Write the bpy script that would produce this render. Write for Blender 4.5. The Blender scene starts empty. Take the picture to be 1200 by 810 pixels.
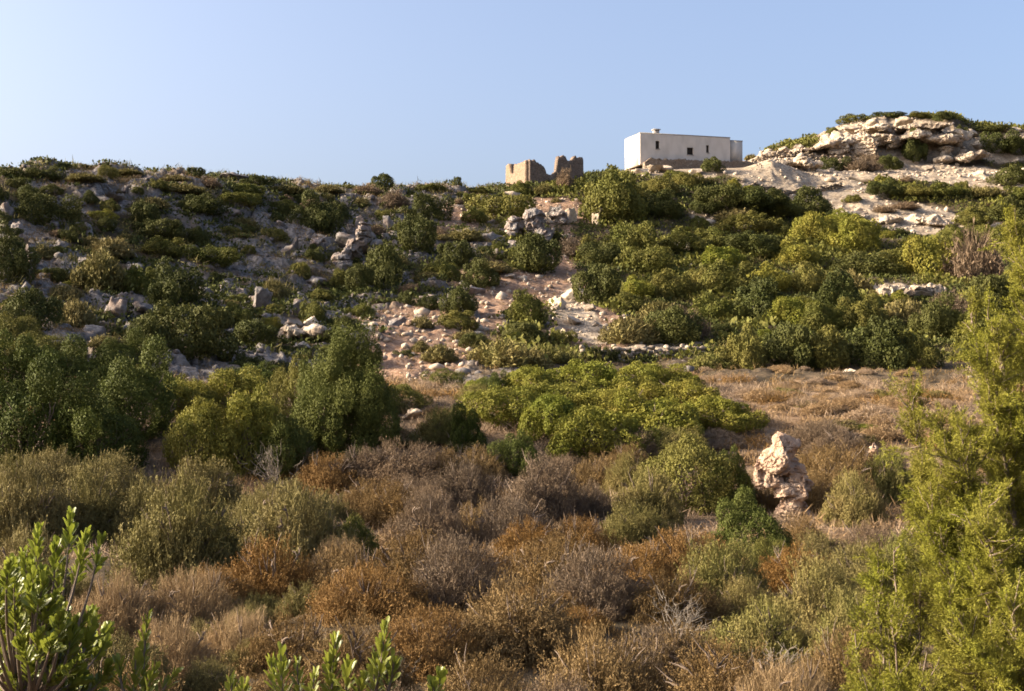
import bpy, math, random
import numpy as np
from mathutils import Vector, Matrix, noise as mnoise
R = math.radians
rng = np.random.default_rng(7)
random.seed(7)
scene = bpy.context.scene
COL = scene.collection

# ------------------------------------------------------------------ camera, sky, sun, exposure
F, CX, CY = 1650.0, 600.0, 405.0            # lens of the photograph in its own 1200x810 pixels
PITCH = math.atan(45 / F)
cam = bpy.data.objects.new('camera', bpy.data.cameras.new('camera')); COL.objects.link(cam)
cam.location = (0, 0, 0); cam.rotation_euler = (R(90) + PITCH, 0, 0)
cam.data.sensor_width = 36; cam.data.lens = 36 * F / 1200
cam.data.clip_start = 0.05; cam.data.clip_end = 8000
scene.camera = cam
SUN_EL, SUN_AZ = 21.0, -91.0               # degrees; azimuth clockwise from the view direction
S = Vector((math.sin(R(SUN_AZ)) * math.cos(R(SUN_EL)), math.cos(R(SUN_AZ)) * math.cos(R(SUN_EL)), math.sin(R(SUN_EL))))
world = bpy.data.worlds.new('World'); scene.world = world; world.use_nodes = True
wn = world.node_tree; bg = wn.nodes['Background']
sky = wn.nodes.new('ShaderNodeTexSky'); sky.sky_type = 'NISHITA'; sky.sun_disc = False
sky.sun_elevation = R(SUN_EL); sky.sun_rotation = R(SUN_AZ)
sky.air_density = 0.6; sky.dust_density = 6.5; sky.ozone_density = 1.1; sky.altitude = 50
wn.links.new(sky.outputs[0], bg.inputs[0]); bg.inputs[1].default_value = 0.15
sl = bpy.data.lights.new('sun', 'SUN'); sl.energy = 4.8; sl.angle = R(0.5); sl.color = (1.0, 0.86, 0.66)
so = bpy.data.objects.new('sun', sl); COL.objects.link(so)
so.rotation_euler = S.to_track_quat('Z', 'Y').to_euler()
scene.view_settings.view_transform = 'Standard'; scene.view_settings.look = 'None'
scene.view_settings.exposure = 1.46; scene.view_settings.gamma = 1; scene.view_settings.use_curve_mapping = False
scene.render.engine = 'CYCLES'
scene.cycles.max_bounces = 6; scene.cycles.diffuse_bounces = 3; scene.cycles.transmission_bounces = 3
scene.cycles.pixel_filter_type = 'BLACKMAN_HARRIS'; scene.cycles.filter_width = 1.7

# ------------------------------------------------------------------ numpy noise
def _h(ix, iy, iz, s):
    n = (ix * 374761393 + iy * 668265263 + iz * 2147483647 + s * 1274126177) & 0xffffffff
    n = ((n ^ (n >> 13)) * 1274126177) & 0xffffffff
    n = ((n ^ (n >> 16)) * 2246822519) & 0xffffffff
    return ((n ^ (n >> 15)) & 0xffffff) / float(0xffffff)
def vnoise(x, y, z=None, s=0):
    x = np.asarray(x, float); y = np.asarray(y, float); z = np.zeros_like(x) if z is None else np.asarray(z, float)
    ix, iy, iz = np.floor(x).astype(np.int64), np.floor(y).astype(np.int64), np.floor(z).astype(np.int64)
    fx, fy, fz = x - ix, y - iy, z - iz
    fx, fy, fz = [t * t * (3 - 2 * t) for t in (fx, fy, fz)]
    r = 0
    for dx in (0, 1):
        for dy in (0, 1):
            for dz in (0, 1):
                w = (fx if dx else 1 - fx) * (fy if dy else 1 - fy) * (fz if dz else 1 - fz)
                r = r + w * _h(ix + dx, iy + dy, iz + dz, s)
    return r * 2 - 1
def fbm(x, y, z=None, s=0, o=4, gain=0.5):
    a, t, n = 1.0, 0.0, 0.0
    for k in range(o):
        f = 2.03 ** k
        t = t + a * vnoise(x * f, y * f, None if z is None else z * f, s + k * 17); n += a; a *= gain
    return t / n
def worley(x, y, s=0):
    ix, iy = np.floor(x).astype(np.int64), np.floor(y).astype(np.int64)
    d1 = np.full(x.shape, 9.0); d2 = d1.copy(); cid = np.zeros(x.shape)
    for dx in (-1, 0, 1):
        for dy in (-1, 0, 1):
            cx, cy = ix + dx, iy + dy
            px = cx + _h(cx, cy, cx * 0, s); py = cy + _h(cx, cy, cx * 0 + 1, s)
            d = np.hypot(px - x, py - y); c = _h(cx, cy, cx * 0 + 2, s)
            m = d < d1
            d2 = np.where(m, d1, np.minimum(d2, d)); cid = np.where(m, c, cid); d1 = np.where(m, d, d1)
    return d1, d2, cid
def smooth(a, b, x):
    t = np.clip((x - a) / (b - a), 0, 1); return t * t * (3 - 2 * t)

# ------------------------------------------------------------------ terrain function
CP, SP = math.cos(PITCH), math.sin(PITCH)
def slope(py):                               # z / depth of the sight line through photograph row py
    v = (CY - py) / F
    return (SP + v * CP) / (CP - v * SP)
def to_pix(x, y, z):
    y_ = y * CP + z * SP; z_ = -y * SP + z * CP
    return CX + F * x / y_, CY - F * z_ / y_
PXC = np.array([-500, -150, 0, 53, 120, 200, 300, 400, 500, 600, 690, 735, 800, 872, 905, 950, 980, 1010, 1120, 1140, 1200, 1500, 2000], float)
def col(d): return np.interp(PXC, sorted(d), [d[k] for k in sorted(d)])
KN = []                                      # knots: (depth over columns, height over columns)
for D, z in ((0.3, -1.7), (1.5, -1.8), (3, -2.05), (6, -2.6), (10, -3.25), (15, -3.8), (20, -4.15), (30, -4.5), (45, -4.55)):
    KN.append((np.full(PXC.shape, D), np.full(PXC.shape, z)))
def kn(dd, yy):
    D = col(dd); KN.append((D, D * slope(col(yy))))
kn({0: 58, 400: 66, 600: 68, 800: 70, 1200: 70}, {0: 483, 400: 470, 600: 467, 800: 464, 1200: 462})
kn({0: 66, 400: 80, 600: 82, 800: 90, 1200: 94}, {0: 448, 400: 444, 600: 444, 800: 432, 1200: 428})
kn({0: 82, 400: 102, 600: 106, 800: 112, 1200: 114}, {0: 360, 400: 370, 600: 372, 800: 372, 1200: 370})
kn({0: 99, 400: 127, 600: 133, 800: 141, 1200: 142}, {0: 275, 400: 290, 600: 295, 800: 292, 1200: 300})
kn({-500: 105, 0: 115, 200: 126, 400: 145, 600: 158, 800: 168, 1200: 170}, {-500: 230, 0: 210, 200: 210, 300: 220, 400: 231, 600: 238, 690: 228, 735: 216, 872: 212, 950: 232, 1200: 240})
kn({-500: 112, 0: 121, 200: 133, 400: 152, 600: 168, 690: 173, 735: 175, 1200: 180}, {-500: 240, -150: 210, 0: 204, 53: 194, 120: 197, 200: 202, 300: 214, 400: 223, 500: 223, 600: 223, 660: 215, 700: 208, 735: 202, 800: 199, 872: 198, 905: 190, 950: 208, 1200: 214})
kn({-500: 125, 0: 135, 200: 148, 400: 168, 600: 184, 735: 190, 872: 193, 1200: 196}, {-500: 260, 0: 225, 200: 220, 400: 235, 600: 232, 735: 203, 872: 200, 905: 189, 950: 190, 980: 193, 1200: 193})
kn({-500: 145, 0: 150, 400: 190, 600: 200, 735: 204, 1200: 202}, {-500: 290, 0: 255, 400: 255, 600: 250, 735: 222, 800: 215, 872: 192, 905: 176, 950: 168, 980: 158, 1010: 148, 1120: 145, 1140: 158, 1200: 160, 1500: 165, 2000: 190})
kn({-500: 200, 1200: 225}, {-500: 320, 400: 280, 735: 250, 872: 205, 905: 182, 950: 170, 980: 156, 1010: 146, 1120: 143, 1140: 155, 1200: 158, 1500: 165, 2000: 190})
for D, z in ((330, 0.0), (800, -15.0), (6000, -15.0)):
    KN.append((np.full(PXC.shape, D), np.full(PXC.shape, z)))
KD = np.array([k[0] for k in KN]); KZ = np.array([k[1] for k in KN])
def base_h(x, y):
    x = np.asarray(x, float); y = np.asarray(y, float); shp = x.shape; x = x.ravel(); y = y.ravel()
    a = np.clip(np.arctan2(x, y), -R(42), R(42)); D = np.hypot(x, y) * np.cos(a)
    px = CX + F * np.tan(a)
    d = np.array([np.interp(px, PXC, k) for k in KD]); z = np.array([np.interp(px, PXC, k) for k in KZ])
    K = len(d); seg = np.clip((D[None] >= d).sum(0) - 1, 0, K - 2); I = np.arange(len(x))
    s = (z[1:] - z[:-1]) / (d[1:] - d[:-1])
    m = np.zeros_like(z); m[0] = s[0]; m[-1] = s[-1]
    same = s[1:] * s[:-1] > 0
    m[1:-1] = np.where(same, 2 * s[1:] * s[:-1] / np.where(same, s[1:] + s[:-1], 1), 0)
    d0, d1 = d[seg, I], d[seg + 1, I]; h = d1 - d0; t = np.clip((D - d0) / h, 0, 1)
    z0, z1, m0, m1 = z[seg, I], z[seg + 1, I], m[seg, I], m[seg + 1, I]
    r = (2*t**3 - 3*t**2 + 1) * z0 + (t**3 - 2*t**2 + t) * h * m0 + (-2*t**3 + 3*t**2) * z1 + (t**3 - t**2) * h * m1
    return r.reshape(shp)
def blob(px, py, L):                          # soft union of ellipses (cx, cy, rx, ry, angle)
    r = np.zeros(np.shape(px))
    for cx, cy, rx, ry, an in L:
        c, s = math.cos(R(an)), math.sin(R(an)); u = (px - cx) * c + (py - cy) * s; v = -(px - cx) * s + (py - cy) * c
        r = np.maximum(r, 1 - smooth(0.75, 1.15, np.sqrt((u / rx) ** 2 + (v / ry) ** 2)))
    return r
PALE = [(1040, 201, 175, 13, 1.5), (955, 214, 85, 14, 12), (1050, 253, 80, 17, 5), (675, 362, 30, 26, 40), (690, 385, 22, 16, 20), (930, 186, 60, 10, 0), (1050, 165, 95, 27, 0),
        (1165, 172, 60, 16, 0), (945, 226, 85, 14, 8), (1085, 262, 105, 13, 4), (900, 205, 60, 10, 8), (780, 200, 55, 11, 0), (480, 487, 17, 8, 0), (1050, 340, 40, 9, 0), (1175, 222, 60, 8, 0), (770, 409, 62, 8, -2), (850, 262, 40, 8, 5), (805, 285, 18, 10, 0)]
SOIL = [(500, 402, 105, 42, -22), (615, 345, 85, 24, -12), (660, 300, 22, 38, 25), (545, 258, 40, 16, 0), (700, 390, 60, 22, 10), (640, 250, 60, 18, 0), (570, 330, 60, 15, 0), (450, 370, 60, 12, -5)]
FIELD = [(970, 466, 165, 38, 2)]
def zones(x, y, zb):
    px, py = to_pix(x, np.maximum(y, 1), zb)
    ok = (y > 50)
    wob = fbm(px / 26, py / 13, s=3, o=3) * 16
    hill = smooth(470, 430, py + wob * .6) * ok
    pale = blob(px + wob, py + wob * .4, PALE) * hill * (py < 420)
    soil = blob(px + wob * 1.6, py + wob * .6, SOIL) * hill
    field = blob(px + wob, py + wob * .3, FIELD) * (y > 35) * (1 - hill)
    left = smooth(700, 480, px + wob) * hill
    field = np.maximum(field, (1 - hill) * smooth(26, 40, y) * (.55 + .5 * fbm(x / 2, y / 2, s=81, o=2)))
    return px, py, hill, pale, soil, field, left
def full_h(x, y):
    x = np.asarray(x, float); y = np.asarray(y, float)
    zb = base_h(x, y); D = np.hypot(x, y)
    px, py, hill, pale, soil, field, left = zones(x, y, zb)
    n = fbm(x / 9, y / 9, s=11, o=3) * (0.18 + 0.5 * hill) * smooth(8, 30, D) * (1 - .6 * smooth(690, 740, px) * smooth(900, 860, px) * (D > 160))
    d1, d2, c = worley(x / 2.3 + fbm(x / 2, y / 2, s=5, o=2) * .4, y / 2.3, s=9)
    e1, e2, ce = worley(x / .9, y / .9, s=19)
    patch = smooth(-.12, .22, fbm(x / 7, y / 7, s=31, o=3) + .28 * left - .05)
    knoll = smooth(865, 930, px) * (y > 196) * (y < 235)
    rocky = hill * np.clip(patch * (.35 + .65 * left) + .5 * knoll, 0, 1) * (1 - .7 * soil)
    flat = 1 - np.clip(smooth(700, 730, px) * smooth(895, 870, px) * smooth(168, 174, y) * smooth(190, 184, y), 0, 1)
    n = n + rocky * flat * ((c - .35) * .9 * smooth(0, .25, d2 - d1) + (ce - .4) * .35 * smooth(0, .2, e2 - e1))
    n = n + hill * flat * .10 * (ce - .5) * smooth(0, .3, e2 - e1) + hill * flat * .12 * fbm(x / .7, y / .7, s=71, o=2)
    # terraces of the quarried slope on the right
    n = n + pale * smooth(860, 900, px) * .35 * (np.abs(fbm(x / 3, y / 3, s=41, o=3)) - .2)
    n = n + (1 - hill) * (fbm(x / 1.7, y / 1.7, s=51, o=2) * .12 * smooth(3, 8, D) + .5 * fbm(x / 3.4, y / 3.4, s=52, o=2) * smooth(9, 16, D) * smooth(60, 34, D))
    return zb + n
def H(x, y): return float(full_h(np.array([x]), np.array([y]))[0])
_DD = np.concatenate([np.geomspace(2.5, 60, 500), np.linspace(60.3, 240, 900)])
def hit(px, py):                              # where the sight line through a photograph pixel meets the ground
    u, v = (px - CX) / F, (CY - py) / F
    k = CP - v * SP; sx, sz = u / k, (SP + v * CP) / k
    g = base_h(sx * _DD, _DD) - sz * _DD
    i = np.argmax(g > 0) if (g > 0).any() else int(np.argmax(g / _DD))
    D = float(_DD[i]); x, y = sx * D, D
    return x, y, H(x, y)
def at(px, py, D):                            # a point at depth D on a sight line
    u, v = (px - CX) / F, (CY - py) / F; k = CP - v * SP
    return Vector((u / k * D, D, (SP + v * CP) / k * D))

# ------------------------------------------------------------------ mesh helpers
def mesh_np(name, V, faces, tint=None, mats=(), smooth_=False, attrs=None):
    V = np.asarray(V, np.float32); me = bpy.data.meshes.new(name)
    faces = [np.asarray(f, np.int32) for f in (faces if isinstance(faces, list) else [faces]) if len(f)]
    me.vertices.add(len(V)); me.vertices.foreach_set('co', V.ravel())
    loops = np.concatenate([f.ravel() for f in faces]); tot = np.concatenate([np.full(len(f), f.shape[1], np.int32) for f in faces])
    st = np.concatenate([[0], np.cumsum(tot)[:-1]]).astype(np.int32)
    me.loops.add(len(loops)); me.loops.foreach_set('vertex_index', loops)
    me.polygons.add(len(tot)); me.polygons.foreach_set('loop_start', st)
    me.update(calc_edges=True)
    for nm, a in dict(attrs or {}, **({'tint': tint} if tint is not None else {})).items():
        at_ = me.attributes.new(nm, 'FLOAT', 'POINT'); at_.data.foreach_set('value', np.asarray(a, np.float32))
    if smooth_: me.polygons.foreach_set('use_smooth', np.ones(len(tot), bool))
    for m in mats: me.materials.append(m)
    me.validate()
    return me
def obj(name, me, parent=None, loc=None, **kw):
    o = bpy.data.objects.new(name, me); COL.objects.link(o)
    if parent: o.parent = parent
    if loc is not None: o.location = loc
    for k, v in kw.items(): o[k] = v
    return o
def unit(v): return v / np.maximum(np.linalg.norm(v, axis=-1, keepdims=True), 1e-9)
def cards(P, T, N, L, W, tmpl, fidx):
    """one card per row: tmpl rows are (along, across, lift); returns verts and faces"""
    B = unit(np.cross(T, N)); N = np.cross(B, T)
    L = np.broadcast_to(L, len(P))[:, None, None]; W = np.broadcast_to(W, len(P))[:, None, None]
    t = np.asarray(tmpl, float)
    V = P[:, None] + T[:, None] * t[None, :, 0:1] * L + B[:, None] * t[None, :, 1:2] * W + N[:, None] * t[None, :, 2:3] * L
    k = len(t); f = np.asarray(fidx); Fc = (np.arange(len(P)) * k)[:, None, None] + f[None]
    return V.reshape(-1, 3), Fc.reshape(-1, f.shape[1])
RHOMB = ([(0, 0, 0), (.5, .5, .12), (1, 0, 0), (.5, -.5, .12)], [(0, 1, 2, 3)])
BLADE = ([(0, -.5, 0), (0, .5, 0), (1, 0, .1)], [(0, 1, 2)])
SPOON = ([(0, 0, 0), (.35, .28, .05), (.75, .5, .05), (.97, .2, -.02), (.97, -.2, -.02), (.75, -.5, .05), (.35, -.28, .05), (.55, 0, -.04)],
         [(0, 1, 7), (1, 2, 7), (2, 3, 7), (3, 4, 7), (4, 5, 7), (5, 6, 7), (6, 0, 7)])
def tube(pts, r0, r1, sides=5):
    pts = np.asarray(pts, float); n = len(pts); T = unit(np.gradient(pts, axis=0))
    ref = np.array([.3, .9, .2]); A = unit(np.cross(T, ref)); B = np.cross(T, A)
    r = np.linspace(r0, r1, n)[:, None, None]; an = np.arange(sides) * 2 * math.pi / sides
    V = pts[:, None] + r * (np.cos(an)[None, :, None] * A[:, None] + np.sin(an)[None, :, None] * B[:, None])
    i, j = np.meshgrid(np.arange(n - 1), np.arange(sides), indexing='ij'); j2 = (j + 1) % sides
    Fc = np.stack([i * sides + j, i * sides + j2, (i + 1) * sides + j2, (i + 1) * sides + j], -1).reshape(-1, 4)
    return V.reshape(-1, 3), Fc
class Acc:
    def __init__(s): s.V = []; s.F = {}; s.T = []; s.n = 0
    def add(s, V, Fc, t=.5):
        Fc = np.asarray(Fc); s.F.setdefault(Fc.shape[1], []).append(Fc + s.n); s.V.append(V); s.n += len(V)
        s.T.append(np.broadcast_to(np.asarray(t, float), len(V)) if np.ndim(t) == 0 else t)
    def mesh(s, name, mats, sm=False): return mesh_np(name, np.concatenate(s.V), [np.concatenate(f) for f in s.F.values()], np.concatenate(s.T), mats, sm)

# ------------------------------------------------------------------ materials
def new_mat(name):
    m = bpy.data.materials.new(name); m.use_nodes = True; nt = m.node_tree; nt.nodes.clear()
    out = nt.nodes.new('ShaderNodeOutputMaterial'); return m, nt, out
def N_(nt, t, **kw):
    n = nt.nodes.new(t)
    for k, v in kw.items(): setattr(n, k, v)
    return n
def mixc(nt, fac, a, b, bt='MIX'):
    n = nt.nodes.new('ShaderNodeMix'); n.data_type = 'RGBA'; n.blend_type = bt
    for sock, v in ((n.inputs[0], fac), (n.inputs[6], a), (n.inputs[7], b)):
        if hasattr(v, 'links'): nt.links.new(v, sock)
        elif isinstance(v, (int, float)): sock.default_value = v
        else: sock.default_value = (*v, 1)
    return n.outputs[2]
def leaf_mat(name, c1, c2, c3=None, trans=.3, rough=.7, spec=.12, objvar=.5):
    """c1..c2 by the leaf's own tint, towards c3 on some plants and in patches"""
    m, nt, out = new_mat(name)
    a = N_(nt, 'ShaderNodeAttribute', attribute_name='tint'); oi = N_(nt, 'ShaderNodeObjectInfo')
    c = mixc(nt, a.outputs['Fac'], c1, c2)
    tc = N_(nt, 'ShaderNodeTexCoord'); no = N_(nt, 'ShaderNodeTexNoise'); no.inputs['Scale'].default_value = 2.2; no.inputs['Detail'].default_value = 2
    nt.links.new(tc.outputs['Object'], no.inputs['Vector'])
    ml = N_(nt, 'ShaderNodeMath', operation='MULTIPLY_ADD'); nt.links.new(oi.outputs['Random'], ml.inputs[0]); ml.inputs[1].default_value = objvar; nt.links.new(no.outputs['Fac'], ml.inputs[2])
    sb = N_(nt, 'ShaderNodeMapRange'); nt.links.new(ml.outputs[0], sb.inputs[0]); sb.inputs[1].default_value = .35; sb.inputs[2].default_value = .65 + objvar
    c = mixc(nt, sb.outputs[0], c, c3 or c2)
    p = N_(nt, 'ShaderNodeBsdfPrincipled'); nt.links.new(c, p.inputs['Base Color']); p.inputs['Roughness'].default_value = rough
    p.inputs['Specular IOR Level'].default_value = spec
    tr = N_(nt, 'ShaderNodeBsdfTranslucent'); nt.links.new(c, tr.inputs['Color'])
    mx = N_(nt, 'ShaderNodeMixShader'); mx.inputs[0].default_value = trans
    nt.links.new(p.outputs[0], mx.inputs[1]); nt.links.new(tr.outputs[0], mx.inputs[2]); nt.links.new(mx.outputs[0], out.inputs[0])
    return m
def stone_mat(name, c1, c2, c3, scale=3.0, bump=.4, dist=.05, stain=.5, cells=0):
    m, nt, out = new_mat(name); g = N_(nt, 'ShaderNodeNewGeometry'); oi = N_(nt, 'ShaderNodeObjectInfo')
    n1 = N_(nt, 'ShaderNodeTexNoise'); n1.inputs['Scale'].default_value = scale; n1.inputs['Detail'].default_value = 8; n1.inputs['Roughness'].default_value = .65
    n2 = N_(nt, 'ShaderNodeTexNoise'); n2.inputs['Scale'].default_value = scale * .27; n2.inputs['Detail'].default_value = 5
    for n in (n1, n2): nt.links.new(g.outputs['Position'], n.inputs['Vector'])
    r1 = N_(nt, 'ShaderNodeMapRange'); nt.links.new(n1.outputs['Fac'], r1.inputs[0]); r1.inputs[1].default_value = .35; r1.inputs[2].default_value = .65
    r2 = N_(nt, 'ShaderNodeMapRange'); nt.links.new(n2.outputs['Fac'], r2.inputs[0]); r2.inputs[1].default_value = .42; r2.inputs[2].default_value = .62; r2.inputs[4].default_value = stain
    c = mixc(nt, r1.outputs[0], c1, c2); c = mixc(nt, r2.outputs[0], c, c3)
    if cells:                                  # coursed rubble: separate stones with recessed dark joints
        mp = N_(nt, 'ShaderNodeMapping'); mp.inputs['Scale'].default_value = (1, 1, 1.7); nt.links.new(g.outputs['Position'], mp.inputs[0])
        vo = N_(nt, 'ShaderNodeTexVoronoi'); vo.inputs['Scale'].default_value = cells; nt.links.new(mp.outputs[0], vo.inputs['Vector'])
        ve = N_(nt, 'ShaderNodeTexVoronoi', feature='DISTANCE_TO_EDGE'); ve.inputs['Scale'].default_value = cells; nt.links.new(mp.outputs[0], ve.inputs['Vector'])
        bw = N_(nt, 'ShaderNodeRGBToBW'); nt.links.new(vo.outputs['Color'], bw.inputs[0])
        c = mixc(nt, bw.outputs[0], c, mixc(nt, .65, c, c3)); jr = N_(nt, 'ShaderNodeMapRange'); nt.links.new(ve.outputs['Distance'], jr.inputs[0]); jr.inputs[2].default_value = .07; jr.inputs[3].default_value = 1; jr.inputs[4].default_value = 0
        c = mixc(nt, jr.outputs[0], c, tuple(v * .35 for v in c3))
    hv = N_(nt, 'ShaderNodeHueSaturation'); nt.links.new(c, hv.inputs['Color'])
    mr = N_(nt, 'ShaderNodeMapRange'); nt.links.new(oi.outputs['Random'], mr.inputs[0]); mr.inputs[3].default_value = .75; mr.inputs[4].default_value = 1.15; nt.links.new(mr.outputs[0], hv.inputs['Value'])
    p = N_(nt, 'ShaderNodeBsdfPrincipled'); nt.links.new(hv.outputs[0], p.inputs['Base Color']); p.inputs['Roughness'].default_value = .95; p.inputs['Specular IOR Level'].default_value = .15
    b = N_(nt, 'ShaderNodeBump'); b.inputs['Strength'].default_value = bump; b.inputs['Distance'].default_value = dist
    nt.links.new(n1.outputs['Fac'], b.inputs['Height']); nt.links.new(b.outputs[0], p.inputs['Normal']); nt.links.new(p.outputs[0], out.inputs[0])
    return m
def plain_mat(name, c, rough=.8, c2=None, scale=3.0):
    m, nt, out = new_mat(name); p = N_(nt, 'ShaderNodeBsdfPrincipled'); p.inputs['Roughness'].default_value = rough; p.inputs['Specular IOR Level'].default_value = .2
    g = N_(nt, 'ShaderNodeNewGeometry'); n = N_(nt, 'ShaderNodeTexNoise'); n.inputs['Scale'].default_value = scale; n.inputs['Detail'].default_value = 6
    nt.links.new(g.outputs['Position'], n.inputs['Vector'])
    nt.links.new(mixc(nt, n.outputs['Fac'], c, c2 or c), p.inputs['Base Color']); nt.links.new(p.outputs[0], out.inputs[0]); return m

M = dict(
    mastic=leaf_mat('mastic_leaf', (.045, .055, .011), (.125, .132, .024), (.150, .128, .032), .18),
    dark=leaf_mat('dark_leaf', (.022, .030, .009), (.070, .080, .016), (.085, .083, .022), .15),
    bright=leaf_mat('bright_leaf', (.075, .095, .012), (.185, .200, .026), (.215, .180, .034), .22),
    yellow=leaf_mat('yellow_green_leaf', (0.073, 0.087, 0.012), (0.185, 0.193, 0.026), (0.198, 0.166, 0.036), .22),
    olive=leaf_mat('olive_twig', (.065, .058, .016), (.165, .142, .040), (.19, .150, .06), .12),
    green_fuzz=leaf_mat('green_twig', (.075, .080, .017), (.175, .170, .042), (.21, .155, .06), .12),
    brown=leaf_mat('brown_twig', (0.074, 0.039, 0.013), (0.165, 0.102, 0.034), (0.182, 0.122, 0.053), .12),
    orange=leaf_mat('rust_twig', (0.096, 0.045, 0.010), (0.210, 0.112, 0.028), (0.191, 0.115, 0.044), .12),
    grey=leaf_mat('grey_twig', (0.073, 0.051, 0.032), (0.163, 0.123, 0.085), (0.173, 0.116, 0.068), .12),
    heath=leaf_mat('heath_twig', (.16, .115, .08), (.33, .25, .175), (.30, .21, .13), .2),
    heath_tan=leaf_mat('tan_heath_twig', (.16, .10, .05), (.33, .215, .11), (.28, .19, .10), .2),
    deep=leaf_mat('deep_green_leaf', (.024, .036, .008), (.082, .100, .016), (.095, .100, .022), .15),
    straw=leaf_mat('straw', (0.145, 0.098, 0.047), (0.315, 0.234, 0.132), (0.255, 0.170, 0.085), .12),
    glossy=leaf_mat('glossy_leaf', (.05, .075, .010), (.235, .265, .030), (.19, .20, .03), .35, .4, .35, .2),
    juniper=leaf_mat('juniper_spray', (.060, .072, .010), (.225, .224, .020), (.19, .17, .03), .15, objvar=.2),
    wood=plain_mat('bark', (.10, .07, .05), .9, (.22, .17, .13), 30),
    dead=plain_mat('dead_wood', (.14, .112, .085), .9, (.26, .22, .175), 20),
    limestone=stone_mat('grey_limestone', (.10, .09, .085), (.27, .245, .225), (.20, .135, .10), 4, .7, .1, .6),
    pale_stone=stone_mat('pale_limestone', (.29, .23, .165), (.52, .44, .345), (.25, .175, .12), 3, .7, .1, .6),
    pink_stone=stone_mat('pink_limestone', (0.324, 0.221, 0.153), (0.450, 0.338, 0.248), (0.297, 0.180, 0.117), 6, .8, .05, .4),
    grey_masonry=stone_mat('grey_masonry', (.17, .135, .10), (.33, .275, .21), (.22, .16, .115), 2.5, .6, .08, .6, 2.2),
    wall_stone=stone_mat('wall_limestone', (.20, .155, .115), (.40, .33, .25), (.17, .12, .085), 6, .7, .06, .6),
    masonry=stone_mat('rubble_masonry', (.12, .090, .066), (.235, .18, .132), (.20, .13, .085), 2.5, .6, .08, .6, 2.4),
    dark_masonry=stone_mat('weathered_masonry', (.13, .10, .08), (.27, .21, .16), (.17, .12, .09), 2.5, .6, .08, .6, 2.4),
)

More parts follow.
